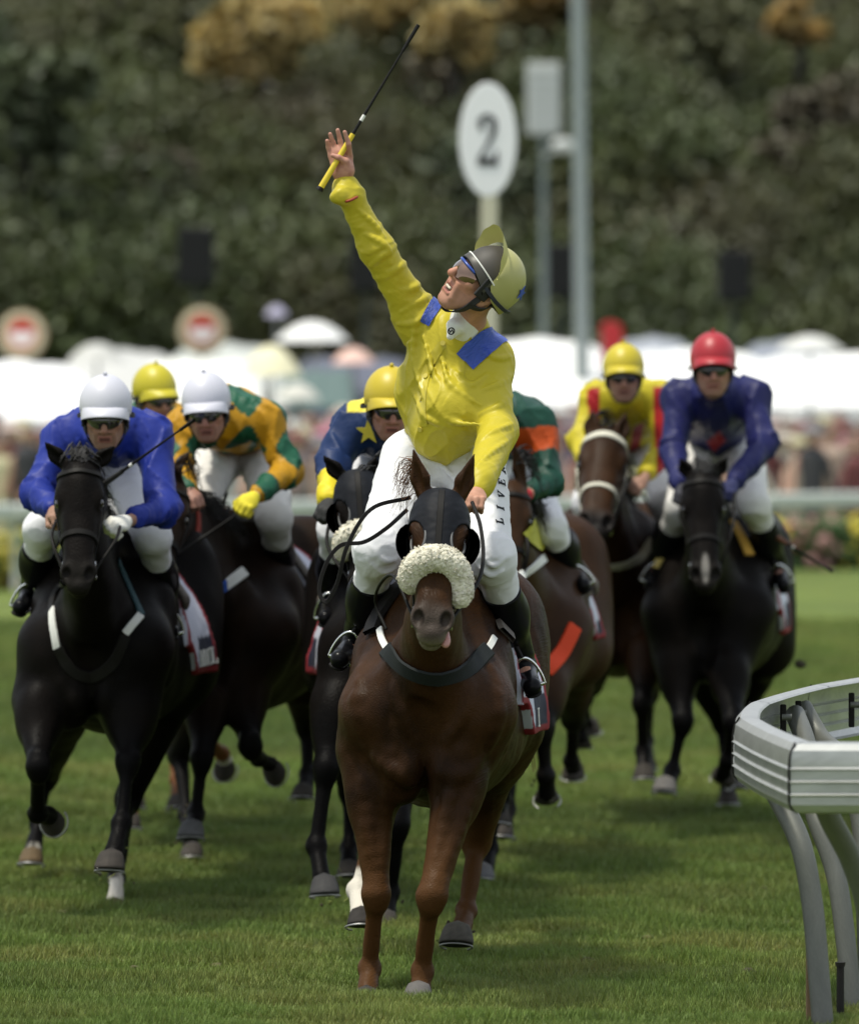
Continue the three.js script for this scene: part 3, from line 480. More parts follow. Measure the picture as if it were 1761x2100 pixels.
function rider(o) {
  const J = {}; for (const [k, v] of Object.entries(o.J)) J[k] = PA(v);
  const base = V(J.pelvis.x, 0, J.pelvis.z), root = thing('jockey', o.label, 'person', base, 'jockeys riding in the race');
  const [X, Y, Z] = frameOf(V(...o.f), V(...o.u)), hs = o.hs || 1, h = PA(o.head), HP = headPrims(h, X, Y, Z, hs, o.jaw || 0), at = HP.at;
  const spine = J.chest.clone().sub(J.pelvis), sl = J.shB.clone().sub(J.shA).normalize(), sp = spine.clone().normalize(), nrm = sl.clone().cross(sp).normalize();   // nrm: the front of the chest
  const hipA = J.hipA || J.pelvis.clone().addScaledVector(sl, -0.11), hipB = J.hipB || J.pelvis.clone().addScaledVector(sl, 0.11);
  const neck = J.neck || J.chest.clone().addScaledVector(sp, 0.1);
  const skull = at(0, -0.06, -0.035);
  // the whole body, under the clothes
  const B = [cap(J.pelvis, J.chest, 0.105, 0.125, 0.06, { n: nrm, q: 0.7 }), cap(J.shA, J.shB, 0.055, 0.055, 0.05), cap(neck, skull, 0.055, 0.05, 0.03), cap(J.chest, neck, 0.09, 0.06, 0.05)];
  for (const k of ['A', 'B']) {
    B.push(cap(J['sh' + k], J['el' + k], 0.046, 0.036, 0.03), cap(J['el' + k], J['wr' + k], 0.037, 0.025, 0.02), cap(k === 'A' ? hipA : hipB, J['kn' + k], 0.075, 0.05, 0.05), cap(J['kn' + k], J['an' + k], 0.048, 0.032, 0.03), cap(J['an' + k], J['to' + k], 0.032, 0.026, 0.03));
  }
  const skinC = o.skin || SKIN;
  const skinFn = (x, y, z) => {
    const p = V(x, y, z).sub(h), a = p.dot(X) / hs, b = p.dot(Y) / hs, c = p.dot(Z) / hs, n = 1 + 0.14 * noise(x * 60, y * 60, z * 60) + 0.08 * noise(x * 150, y * 150, z * 150);
    let q = skinC.map(v => v * n);
    const cheek = Math.exp(-(((Math.abs(a) - 0.04) / 0.025) ** 2 + ((b + 0.03) / 0.03) ** 2)) * (c > 0 ? 1 : 0); q = lerpC(q, [skinC[0] * 1.02, skinC[1] * 0.78, skinC[2] * 0.75], cheek * 0.5);
    const nose = Math.exp(-((a / 0.016) ** 2 + ((b + 0.035) / 0.02) ** 2)) * (c > 0.08 ? 1 : 0); q = lerpC(q, [skinC[0], skinC[1] * 0.72, skinC[2] * 0.7], nose * 0.6);
    const jw = o.jaw || 0, lip = (Math.abs(a) < 0.027 ? 1 : 0) * (c > 0.07 ? 1 : 0) * Math.max(Math.exp(-(((b + 0.064) / 0.0055) ** 2)), Math.exp(-(((b + 0.079 + jw * 0.75) / 0.006) ** 2))); q = lerpC(q, [0.36, 0.12, 0.1], lip * 0.75);
    if (b < -0.055 && c > -0.03 && b > -0.16 && Math.abs(a) < 0.09) q = lerpC(q, [skinC[0] * 0.62, skinC[1] * 0.62, skinC[2] * 0.66], 0.4 * (1 - lip));
    if (b < -0.03 && c > 0.07 && Math.abs(a) < 0.02 && Math.abs(b + 0.072 + jw * 0.4) < 0.006 + jw * 0.3) q = lerpC(q, [0.05, 0.015, 0.015], 0.7);
    return q;
  };
  const geos = [new Field(B, o.lead ? 0.009 : 0.013).mesh(skinFn), new Field([...HP.list, cap(neck, skull, 0.05, 0.05, 0.03)], o.lead ? 0.0026 : 0.0048).mesh(skinFn)];
  const gloves = [];
  for (const k of ['A', 'B']) {
    const hd = o['hand' + k]; if (!hd) continue;
    const w = J['wr' + k], dir = hd.to ? PA(hd.to).sub(w) : w.clone().sub(J['el' + k]), f = hd.prims ? hd.prims : fist(w, dir, hd.n ? V(...hd.n) : V(0, 0.5, 0.8), 1);
    const c = hd.cell || 0.0055; if (hd.glove) gloves.push([k, new Field(f, c, { grow: 0.002 }).mesh(null), hd.glove]); else geos.push(new Field(f, c).mesh(hd.color || skinFn));
  }
  part(root, 'body', merge(geos), skinMat);
  for (const m of [-1, 1]) part(root, 'eye', new THREE.SphereGeometry(0.0118 * hs, 10, 8).translate(...at(m * 0.031, 0.004, 0.0715).toArray()), eyeMat);
  for (const [, g, c] of gloves) part(root, 'glove', g, std({ color: new THREE.Color().setRGB(...c), roughness: 0.8 }));
  // silks
  const T = o.bulk || 1, lo2 = J.hem || J.pelvis.clone().addScaledVector(sp, 0.02);
  const S = [cap(lo2, J.chest, 0.132 * T, 0.16 * T, 0.06, { n: nrm, q: 0.72 }), cap(J.shA, J.shB, 0.082 * T, 0.082 * T, 0.07), cap(J.chest, neck, 0.12, 0.078, 0.06), ell(J.chest.clone().lerp(lo2, 0.25), [0.165 * T, 0.17, 0.118 * T], 0.06, [sl, sp, nrm])];
  const cuffs = [];
  for (const k of ['A', 'B']) {
    const sh = J['sh' + k], e = J['el' + k], w = J['wr' + k], c = w.clone().lerp(e, o['bare' + k] ?? 0.1);
    S.push(cap(sh, e, 0.07 * T, 0.057 * T, 0.05), cap(e, c, 0.057 * T, 0.04, 0.04)); cuffs.push([c, w.clone().sub(e).normalize()]);
  }
  if (o.extra) S.push(...o.extra(J));
  const wr = o.wrinkle ?? 1, bones = [['shA', 'elA'], ['elA', 'wrA'], ['shB', 'elB'], ['elB', 'wrB'], ['pelvis', 'chest']].map(([a, b]) => ({ a: J[a], d: J[b].clone().sub(J[a]), l: J[b].distanceTo(J[a]) }));
  const sf = new Field(S, o.lead ? 0.0056 : 0.0105).each((x, y, z, v) => {
    // creases run round the limbs and diagonally over the back
    let bd = 9, bt = 0, bi = 0, ci = -1; for (const b of bones) { ci++; const ux = x - b.a.x, uy = y - b.a.y, uz = z - b.a.z, t = clamp((ux * b.d.x + uy * b.d.y + uz * b.d.z) / (b.l * b.l), 0, 1), q = Math.hypot(ux - b.d.x * t, uy - b.d.y * t, uz - b.d.z * t); if (ci === 4) { if (q - 0.075 < bd) { bd = q - 0.075; bt = t * b.l; bi = 4; } } else if (q < bd) { bd = q; bt = t * b.l; bi = ci; } }
    if (bi === 4) { const a = (x - J.chest.x), m1 = 1 - Math.abs(noise(a * 7 + y * 2.5, y * 1.6 + 3, z * 3)) * 2.4, m2 = 1 - Math.abs(noise(a * 13 - y * 5, y * 3 + 9, z * 6)) * 2.4; return v - wr * (0.012 * Math.max(0, m1) ** 3 + 0.009 * Math.max(0, m2) ** 3 - 0.003); }
    const n1 = 1 - Math.abs(noise(x * 5 + 3, y * 5 + bt * 7, z * 5)) * 2.4, n2 = 1 - Math.abs(noise(x * 10 + y * 6, y * 9 + bt * 14, z * 10 + 5)) * 2.6;
    return v - wr * (o.armW ?? 1) * (0.016 * Math.max(0, n1) ** 3 + 0.009 * Math.max(0, n2) ** 3 - 0.003);
  }, 0.045);
  for (const fd of o.folds || []) { const ps = spline(fd.map(q => hit(S, q[0], q[1], q[2], 0.001).p), 8); for (let i = 0; i < 8; i++) { const r = (fd.r || 0.0075) * Math.sin(Math.PI * (i + 0.5) / 8) ** 0.6; sf.add(cap(ps[i], ps[i + 1], r, r, 0.014)); } }
  if (o.cutHem) sf.each((x, y, z, v) => Math.max(v, o.cutHem(x, y, z)), 0.4);
  const inChest = (x, y, z) => { const p = V(x, y, z).sub(J.chest); return [p.dot(sl), p.dot(sp), p.dot(nrm)]; };
  const silkGeo = sf.mesh((x, y, z, g) => o.silk(...inChest(x, y, z), V(x, y, z), J, g), 2.2);
  const sm0 = silkMat(); if (o.lead) { sm0.roughness = 0.45; sm0.specularIntensity = 0.5; } const silks = part(root, 'silks', silkGeo, sm0);
  // breeches
  const W = o.white || [0.74, 0.74, 0.76], br = [ell(J.pelvis, [0.165, 0.15, 0.14], 0.07, [sl, sp, nrm])];
  const top = {}; const bw = o.baggy || 1;
  for (const k of ['A', 'B']) {
    const hp = k === 'A' ? hipA : hipB, kn = J['kn' + k], an = J['an' + k]; top[k] = kn.clone().lerp(an, o.bootTop || 0.3);
    br.push(cap(hp, kn, 0.112 * bw, 0.074 * bw, 0.06), cap(kn, kn.clone().lerp(an, (o.bootTop || 0.3) + 0.06), 0.07 * bw, 0.06, 0.04));
  }
  if (o.extraB) br.push(...o.extraB(J));
  const bf = new Field(br, o.lead ? 0.007 : 0.0115).each((x, y, z, v) => { const n1 = 1 - Math.abs(noise(x * 6, y * 8, z * 6)) * 2.3, n2 = 1 - Math.abs(noise(x * 12, y * 15, z * 12 + 4)) * 2.3; return v - 0.006 * Math.max(0, n1) ** 2 - 0.004 * Math.max(0, n2) ** 2 + 0.003; }, 0.04);
  for (const fd of o.foldsB || []) { const ps = spline(fd.map(q => hit(br, q[0], q[1], q[2], 0.001).p), 8); for (let i = 0; i < 8; i++) { const r = (fd.r || 0.0065) * Math.sin(Math.PI * (i + 0.5) / 8) ** 0.6; bf.add(cap(ps[i], ps[i + 1], r, r, 0.013)); } }
  const breeches = part(root, 'breeches', bf.mesh(() => W, 2), clothMat());
  // boots, with sole and heel
  for (const k of ['A', 'B']) {
    const kn = J['kn' + k], an = J['an' + k], to = J['to' + k], t0 = top[k], ft = to.clone().sub(an).normalize(), dn = an.clone().sub(kn).normalize(), sole = dn.clone().addScaledVector(ft, -dn.dot(ft)).normalize();
    const L = [cap(t0, an, 0.07, 0.049, 0.03), ell(t0.clone().lerp(an, 0.3).add(V(0, 0, -0.012)), [0.072, 0.11, 0.072], 0.04), cap(an.clone().addScaledVector(sole, 0.02), to, 0.041, 0.034, 0.03), cap(an.clone().addScaledVector(ft, -0.035).addScaledVector(sole, 0.025), an.clone().addScaledVector(sole, 0.035), 0.036, 0.034, 0.02)];
    const lf = new Field(L, o.lead ? 0.006 : 0.01).each((x, y, z, v) => { const c = (V(x, y, z).sub(t0)).dot(dn); const wr2 = Math.exp(-(((x - an.x) ** 2 + (y - an.y) ** 2 + (z - an.z) ** 2) / 0.012)); return Math.max(v + (o.lead ? 1 : 0.7) * wr2 * 0.007 * noise(x * 16, y * 50, z * 16) + 0.0025 * noise(x * 14, y * 9, z * 14), -c); }, 0.2);
    const boot = part(root, 'boot', lf.mesh(null), bootMat);
    const sg = new Field([cap(an.clone().addScaledVector(sole, 0.052).addScaledVector(ft, 0.03), to.clone().addScaledVector(sole, 0.03), 0.034, 0.032, 0.01, { n: sole, q: 0.28 }), cap(an.clone().addScaledVector(sole, 0.064).addScaledVector(ft, -0.04), an.clone().addScaledVector(sole, 0.064).addScaledVector(ft, 0.01), 0.033, 0.033, 0.006, { n: sole, q: 0.45 })], 0.007);
    part(boot, 'sole', sg.mesh(null), leather);
    // stirrup iron hanging under the ball of the foot, and its leather
    const c = an.clone().lerp(to, 0.62).addScaledVector(sole, 0.035), side = ft.clone().cross(sole).normalize(), arc = [];
    for (let i = 0; i <= 14; i++) { const th = Math.PI * i / 14; arc.push(c.clone().addScaledVector(side, Math.cos(th) * 0.052).addScaledVector(sole, -Math.sin(th) * 0.112 * (o.lead ? 1.05 : 1))); }
    const iron = part(root, 'stirrup', merge([tube(arc, 0.0055, 30, 7), tube([arc[0], c, arc[14]], 0.008, 8, 7)]), steel);
    const tp = arc[7], up = J.pelvis.clone().lerp(kn, 0.55).addScaledVector(sl, k === 'A' ? 0.03 : -0.03); up.y = Math.max(up.y - 0.1, tp.y + 0.25);
    part(iron, 'stirrup_leather', tube([tp, tp.clone().lerp(up, 0.5), up], 0.008, 10, 5), leather);
  }
  // helmet: shell in a coloured cover, peak, harness
  const cap0 = o.cap, hm = std({ color: new THREE.Color().setRGB(...cap0.color), roughness: 0.42 }), rx = 0.098, ry = o.lead ? 0.108 : 0.114, rz = o.lead ? 0.109 : 0.12;
  const dome = new THREE.SphereGeometry(1, 40, 26, 0, Math.PI * 2, 0, Math.PI * 0.6), dp = dome.attributes.position;
  for (let i = 0; i < dp.count; i++) { let x = dp.getX(i), y = dp.getY(i), z = dp.getZ(i); const low = sst(0.0, -0.35, y), fr = sst(-0.1, 0.7, z); y = y + low * fr * 0.32; const a = Math.atan2(x, z), pl = 1 + 0.012 * (o.lead ? noise(a * 6, y * 3, 1) : 1) * sst(0.9, 0.2, y); dp.setXYZ(i, x * rx * pl, y * ry * (y < 0 ? 1.25 : 1) + 0.035, z * rz * pl - 0.014); }
  if (o.tilt) dome.translate(0, -0.035, 0).rotateX(-o.tilt).translate(0, 0.035, 0); dome.computeVertexNormals();
  const coverG = o.flap ? dome.clone() : null; if (coverG) { const cp = coverG.attributes.position, ix = [...coverG.index.array], keep = []; for (let i = 0; i < cp.count; i++) { const x = cp.getX(i), y = cp.getY(i), z = cp.getZ(i); cp.setXYZ(i, x * 1.035, (y - 0.035) * 1.035 + 0.035 - (z < 0 ? 0.012 : 0) * sst(0.05, -0.05, y), Math.min(z * 1.035, 0.03)); } for (let i = 0; i < ix.length; i += 3) if ([0, 1, 2].some(k => cp.getZ(ix[i + k]) < 0.0295)) keep.push(ix[i], ix[i + 1], ix[i + 2]); coverG.setIndex(keep); coverG.computeVertexNormals(); }
  const helmet = part(root, 'helmet', inFrame(dome, h, X, Y, Z, hs), o.flap ? std({ color: new THREE.Color().setRGB(0.045, 0.04, 0.032), roughness: 0.6, side: THREE.DoubleSide }) : hm, o.capLabel); if (coverG) part(helmet, 'cover', inFrame(coverG, h, X, Y, Z, hs), hm); hm.side = THREE.DoubleSide;
  const pk = (w, len, y0, drop, th) => { const n = 22, r = 5, pos = [], idx = []; for (let sd2 = 0; sd2 < 2; sd2++) for (let i = 0; i <= n; i++) for (let j = 0; j <= r; j++) { const a = mix(-w, w, i / n), t = j / r, l = len * Math.cos(a / w * Math.PI / 2) ** 0.7; const R0 = 1.0, x = Math.sin(a) * (rx * R0 + 0.3 * l * t), z = Math.cos(a) * rz * R0 - 0.014 + l * t, y = y0 + 0.022 * (1 - (a / w) ** 2) - drop * t * t - 0.03 * (a / w) ** 2 * t; pos.push(x, y - sd2 * th, z); if (i < n && j < r) { const q = sd2 * (n + 1) * (r + 1) + i * (r + 1) + j, p = q + r + 1; sd2 ? idx.push(q, p, q + 1, p, p + 1, q + 1) : idx.push(q, q + 1, p, p, q + 1, p + 1); } } const m = (n + 1) * (r + 1); for (let i = 0; i < n; i++) { const q = i * (r + 1) + r, p = q + r + 1; idx.push(q, q + m, p, p, q + m, p + m); } const g = new THREE.BufferGeometry(); g.setAttribute('position', new THREE.Float32BufferAttribute(pos, 3)); g.setIndex(idx); g.setAttribute('uv', new THREE.Float32BufferAttribute(new Float32Array(pos.length / 3 * 2), 2)); g.computeVertexNormals(); return g; };
  const peak = part(helmet, 'peak', inFrame(pk(1.2, o.peak || 0.05, 0.036, 0.02, 0.006), h, X, Y, Z, hs), std({ color: new THREE.Color().setRGB(...(cap0.peak || cap0.color)), roughness: 0.45, side: THREE.DoubleSide }));
  if (!o.lead) part(helmet, 'button', inFrame(new THREE.SphereGeometry(0.009, 12, 8), at(0, 0.155, -0.014), X, Y, Z), hm);
  if (o.flap) { part(helmet, 'cover_flap', inFrame(o.flap(rx, ry, rz), h, X, Y, Z, hs), std({ color: new THREE.Color().setRGB(...o.flapColor), roughness: 0.6, side: THREE.DoubleSide })); }
  const strapM = std({ color: new THREE.Color().setRGB(0.012, 0.012, 0.012), roughness: 0.7, side: THREE.DoubleSide }), hp = [...HP.list], sp2 = [];
  const jw = o.jaw || 0;
  sp2.push(strapOn(hp, [at(-0.082, 0.01, 0.012), at(-0.07, -0.06, 0.02), at(-0.045, -0.1 - jw, 0.03), at(0, -0.122 - jw, 0.045), at(0.045, -0.1 - jw, 0.03), at(0.07, -0.06, 0.02), at(0.082, 0.01, 0.012)], 0.02 * hs, 0.004, 0.004, 36));
  for (const m of [-1, 1]) sp2.push(strapOn(hp, [at(m * 0.08, 0.01, -0.05), at(m * 0.074, -0.055, -0.012), at(m * 0.066, -0.07, 0.018)], 0.02 * hs, 0.004, 0.004, 14), inFrame(new RoundedBoxGeometry(0.012, 0.07, 0.05, 2, 0.005), at(m * 0.083, -0.0, 0.036 - 0.012), X, Y, Z, hs));
  // padding of the harness, and the hair that shows under the shell
  const nape = new THREE.SphereGeometry(1, 24, 12, Math.PI * 0.02, Math.PI * 0.96, Math.PI * 0.42, Math.PI * 0.26); nape.rotateY(Math.PI).scale(0.081, 0.1, 0.1).translate(0, 0.02, -0.02);
  part(root, 'harness', merge([...sp2, inFrame(nape, h, X, Y, Z, hs)]), strapM);
  const hairC = hairMat(o.hair || [0.035, 0.022, 0.014]), hr = new THREE.SphereGeometry(1, 28, 14, 0, Math.PI * 2, Math.PI * 0.3, Math.PI * 0.34); hr.scale(0.079, 0.095, 0.1).translate(0, 0.032, -0.024);
  part(root, 'hair', inFrame(hr, h, X, Y, Z, hs), hairC);
  // goggles
  const gl = []; { const gk = o.goggle || 1, n = 30, r = 8, pos = [], idx = []; for (let i = 0; i <= n; i++) for (let j = 0; j <= r; j++) { const a = mix(-1.12, 1.12, i / n), t = j / r, notch = 0.02 * Math.exp(-((a / 0.16) ** 2)) * (1 - t), e = Math.abs(a) / 1.12, yl = mix(-0.029 * gk + 0.016 * e * e + notch, 0.021 - 0.004 * e, t), b = 0.006 * Math.sin(Math.PI * t); pos.push(Math.sin(a) * (0.07 + b), yl, Math.cos(a) * (0.075 + b) + 0.032); if (i < n && j < r) { const q = i * (r + 1) + j, p = q + r + 1; idx.push(q, p, q + 1, p, p + 1, q + 1); } } const g = new THREE.BufferGeometry(); g.setAttribute('position', new THREE.Float32BufferAttribute(pos, 3)); g.setIndex(idx); g.computeVertexNormals(); gl.push(g); }
  const gog = part(root, 'goggles', inFrame(gl[0], h, X, Y, Z, hs), o.lens || lensMat);
  const edge = []; for (let i = 0; i <= 20; i++) { const a = mix(-1.15, 1.15, i / 20); edge.push(at(Math.sin(a) * 0.0715, 0.022 - 0.004 * Math.abs(a), Math.cos(a) * 0.0765 + 0.032)); }
  part(gog, 'frame', tube(edge, (o.lead ? 0.0052 : 0.0038) * hs, 40, 7), o.frameMat || strapM);
  const st = []; for (const m of [-1, 1]) { const a = (o.lead ? [[0.0655, 0.012, 0.066], [0.088, 0.004, 0.03], [0.104, -0.008, -0.02], [0.098, -0.012, -0.07], [0.055, -0.012, -0.113]] : [[0.0655, 0.012, 0.066], [0.088, 0.004, 0.03], [0.105, -0.012, -0.02], [0.1, -0.02, -0.075], [0.058, -0.02, -0.125]]).map(q => at(m * q[0], q[1], q[2])); st.push(band(spline(a, 24).map(p => ({ p, n: p.clone().sub(at(0, 0, -0.01)).normalize() })), 0.013 * hs, 0.003)); }
  part(gog, 'strap', merge(st), o.strapMat || strapM);
  return { root, J, at, X, Y, Z, S, br, top, sl, sp, nrm, h, hs, helmet, silks, breeches, hp, cuffs, SF: sf, BF: bf };
}
function whip(label, a, b, r, handle, col, group) {      // a: butt, b: tip
  const root = thing('riding_whip', label, 'whip', a.clone(), group), d = b.clone().sub(a), n = d.clone().normalize(), L = d.length(), q = t => a.clone().addScaledVector(d, t);
  part(root, 'shaft', taperTube([q(handle), q(0.6), q(0.86)], r * 0.62, r * 0.36, 12, 8), leather);
  const gm = std({ color: new THREE.Color().setRGB(...col), roughness: 0.55 }); part(root, 'grip', taperTube([q(0.012), q(handle * 0.5), q(handle)], r * 1.15, r * 0.95, 10, 12), gm);
  part(root, 'pommel', new THREE.CylinderGeometry(r * 1.5, r * 1.1, L * 0.02, 14).applyQuaternion(new THREE.Quaternion().setFromUnitVectors(V(0, -1, 0), n)).translate(...q(0.004).toArray()), leather);
  part(root, 'collar', taperTube([q(handle + 0.08), q(handle + 0.1), q(handle + 0.115)], r * 0.75, r * 0.72, 4, 10), webWhite);
  part(root, 'flap', taperTube([q(0.84), q(0.92), q(1)], r * 0.62, r * 0.75, 8, 8), leather);
  return root;
}
const rein = (root, pts, r = 0.007) => part(root, 'rein', tube(pts, r, 30, 6), leather);

// ---------------------------------------------------------------- the setting
const slope = d => 0.26 * Math.max(0, Math.min(d, 235) - 139) - 0.03 * Math.min(6, Math.max(0, d - 139));
const patch = (x, z) => 0.55 * noise(x * 0.35, 0, z * 0.22) + 0.5 * noise(x * 0.9, 3, z * 0.8) + 0.4 * noise(x * 2.6, 5, z * 2.1);
const bandsZ = z => 0.55 * noise(2.2, 9, z * 0.42) + 0.25 * noise(1, 2, z * 1.3);
{
  const tex = noiseTex(1024, (u, v) => { const a = tileN(u, v, 20, 21), b = tileN(u, v, 70, 22), c = rnd() - 0.5, t = clamp(0.5 + a * 0.5 + b * 0.5 + c * 0.5, 0, 1), s2 = clamp(0.4 + tileN(u, v, 9, 24) * 1.2, 0, 1); const q = lerpC([0.078, 0.13, 0.014], lerpC([0.15, 0.235, 0.03], [0.215, 0.25, 0.05], s2), t); return q.map(x => Math.pow(x, 1 / 2.2)); }, true);
  tex.repeat.set(0.22, 0.22); tex.anisotropy = 8;
  const bump = noiseTex(512, (u, v) => { const n = rnd() * 0.7 + 0.3 * (0.5 + tileN(u, v, 60, 23)); return [n, n, n]; }); bump.repeat.set(0.7, 0.7);
  const g = new THREE.PlaneGeometry(240, 104, 240, 208); g.rotateX(-Math.PI / 2); g.translate(0, 0, -28);
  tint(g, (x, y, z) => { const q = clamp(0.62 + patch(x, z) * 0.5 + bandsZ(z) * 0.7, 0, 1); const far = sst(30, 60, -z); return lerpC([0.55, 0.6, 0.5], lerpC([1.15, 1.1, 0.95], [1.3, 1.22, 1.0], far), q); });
  const uv = g.attributes.uv, p = g.attributes.position; for (let i = 0; i < uv.count; i++) uv.setXY(i, p.getX(i), p.getZ(i));
  struct('ground', g, std({ map: tex, vertexColors: true, roughness: 0.95, bumpMap: bump, bumpScale: 0.02 }), 'mown green turf of the racetrack');
  const bank = new THREE.PlaneGeometry(600, 400, 60, 60); bank.rotateX(-Math.PI / 2); bank.translate(0, 0, -279.9);
  const bp = bank.attributes.position; for (let i = 0; i < bp.count; i++) { const z = -bp.getZ(i), x = bp.getX(i); bp.setY(i, -0.02 + 0.45 * sst(84, 112, z) + slope(z) + (z > 130 ? 1.2 * noise(x * 0.03, 0, z * 0.03) : 0)); } bank.computeVertexNormals();
  struct('hillside', bank, std({ map: tex, color: new THREE.Color().setRGB(0.5, 0.55, 0.42), roughness: 1 }), 'rising ground behind the spectators and trees');
}
{ // blades of turf
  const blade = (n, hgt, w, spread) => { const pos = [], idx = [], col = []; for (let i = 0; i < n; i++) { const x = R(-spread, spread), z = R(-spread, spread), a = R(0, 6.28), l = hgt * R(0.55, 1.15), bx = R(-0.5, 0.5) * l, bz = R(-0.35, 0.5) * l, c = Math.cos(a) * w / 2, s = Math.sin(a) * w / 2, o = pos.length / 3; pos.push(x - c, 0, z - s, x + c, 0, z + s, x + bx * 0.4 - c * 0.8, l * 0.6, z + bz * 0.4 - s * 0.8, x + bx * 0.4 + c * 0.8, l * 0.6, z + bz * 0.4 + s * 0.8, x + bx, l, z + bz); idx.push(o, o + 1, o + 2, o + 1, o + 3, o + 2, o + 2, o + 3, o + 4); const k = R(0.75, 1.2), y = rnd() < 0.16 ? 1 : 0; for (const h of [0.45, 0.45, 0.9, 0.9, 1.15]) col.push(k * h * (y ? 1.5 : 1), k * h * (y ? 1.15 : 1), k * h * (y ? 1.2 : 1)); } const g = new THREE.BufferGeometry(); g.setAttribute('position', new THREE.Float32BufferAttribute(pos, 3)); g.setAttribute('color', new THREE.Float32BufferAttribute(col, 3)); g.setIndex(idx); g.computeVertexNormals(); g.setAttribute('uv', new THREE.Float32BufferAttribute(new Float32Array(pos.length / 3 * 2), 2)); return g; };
  const mat = phys({ color: 0xffffff, vertexColors: true, roughness: 0.6, side: THREE.DoubleSide, transmission: 0.25, thickness: 0 });
  const N = 150000, root = thing('turf_grass', 'short green blades of grass on the racetrack', 'grass'); root.userData.kind = 'stuff';
  for (let v = 0; v < 3; v++) {
    const g = blade(11, 0.058, 0.0042, 0.045), im = new THREE.InstancedMesh(g, mat, N / 3); im.name = 'grass_blades'; im.userData.kind = 'stuff';
    const m = new THREE.Matrix4(), q = new THREE.Quaternion(), c = new THREE.Color();
    for (let i = 0; i < N / 3; i++) {
      const d = 20.2 * Math.pow(58 / 20.2, Math.pow(rnd(), 1.25)), x = R(-1, 1) * (0.0692 * d + 0.5), z = -d, s = Math.pow(d / 21, 0.9), pt = clamp(0.55 + patch(x, z) * 0.6 + bandsZ(z) * 0.8, 0, 1);
      const h = s * mix(0.7, 1.25, clamp(0.5 + noise(x * 3, 1, z * 3) + 0.3 * noise(x * 9, 2, z * 9), 0, 1));
      m.compose(V(x, -0.004, z), q.setFromAxisAngle(V(0, 1, 0), R(0, 6.28)), V(s, h, s)); im.setMatrixAt(i, m);
      const b = lerpC([0.093, 0.152, 0.018], lerpC([0.185, 0.275, 0.038], [0.27, 0.295, 0.062], clamp(0.4 + 1.2 * noise(x * 1.7, 8, z * 1.7), 0, 1)), clamp(pt + R(-0.25, 0.25), 0, 1)); im.setColorAt(i, c.setRGB(...b));
    }
    im.castShadow = im.receiveShadow = true; root.add(im);
  }
}
// far rail, flowers, spectators
{
  const a = P(-260, 1054, 69.5), b = P(2020, 1021, 82), rail = thing('track_rail', 'white rail along the far side of the turf before the spectators', 'rail', V(0, 0, (a.z + b.z) / 2));
  const n = 9, white = std({ color: new THREE.Color().setRGB(0.55, 0.58, 0.54), roughness: 0.5 });
  for (let i = 0; i < n; i++) {
    const p = a.clone().lerp(b, i / n), q = a.clone().lerp(b, (i + 0.985) / n), len = p.distanceTo(q), g = new RoundedBoxGeometry(len, 0.2, 0.12, 3, 0.05); g.rotateY(Math.atan2(-(q.z - p.z), q.x - p.x)); g.translate(...p.clone().lerp(q, 0.5).toArray()); part(rail, 'rail_panel', g, white);
    const t = q.clone(); part(rail, 'post', tube([V(t.x, 0.84, t.z), V(t.x, 0.6, t.z - 0.12), V(t.x, 0.3, t.z - 0.25), V(t.x, -0.05, t.z - 0.25)], 0.04, 16, 8), white);
  }
  const bl = (n, pal, lo, hi, zo, hgt) => { const gs = []; for (let i = 0; i < n; i++) { const t = R(lo, hi), p = a.clone().lerp(b, t), y = R(0.02, hgt), g = new THREE.IcosahedronGeometry(R(0.04, 0.11), 0); g.translate(p.x, y, p.z - R(0.5, zo)); gs.push(tint(g, pal(t, y))); } return merge(gs); };
  const bloom = (t, y) => { const r = rnd(), g = [0.05, 0.1, 0.03]; if (t < 0.5) return r < 0.5 ? [0.42, 0.36, 0.06] : r < 0.65 ? [0.4, 0.24, 0.05] : g; return noise(t * 30, 0, 0) > 0 ? (r < 0.45 ? [0.55, 0.45, 0.05] : g) : (r < 0.5 ? [0.4, 0.22, 0.2] : r < 0.6 ? [0.35, 0.1, 0.08] : g); };
  const fb = thing('flower_bed', 'yellow and pink flowers in bloom below the far rail', 'flowers', V(0, 0, a.z)); fb.userData.kind = 'stuff'; const fl = part(fb, 'blooms', bl(3600, bloom, 0.02, 0.98, 2.2, 0.62), std({ vertexColors: true, roughness: 0.8 })); fl.userData.kind = 'stuff';
  const hd = part(fb, 'foliage', bl(3000, () => lerpC([0.03, 0.06, 0.015], [0.07, 0.11, 0.03], rnd()), 0.02, 0.98, 2.3, 0.5), std({ vertexColors: true, roughness: 0.9 })); hd.userData.kind = 'stuff';
}
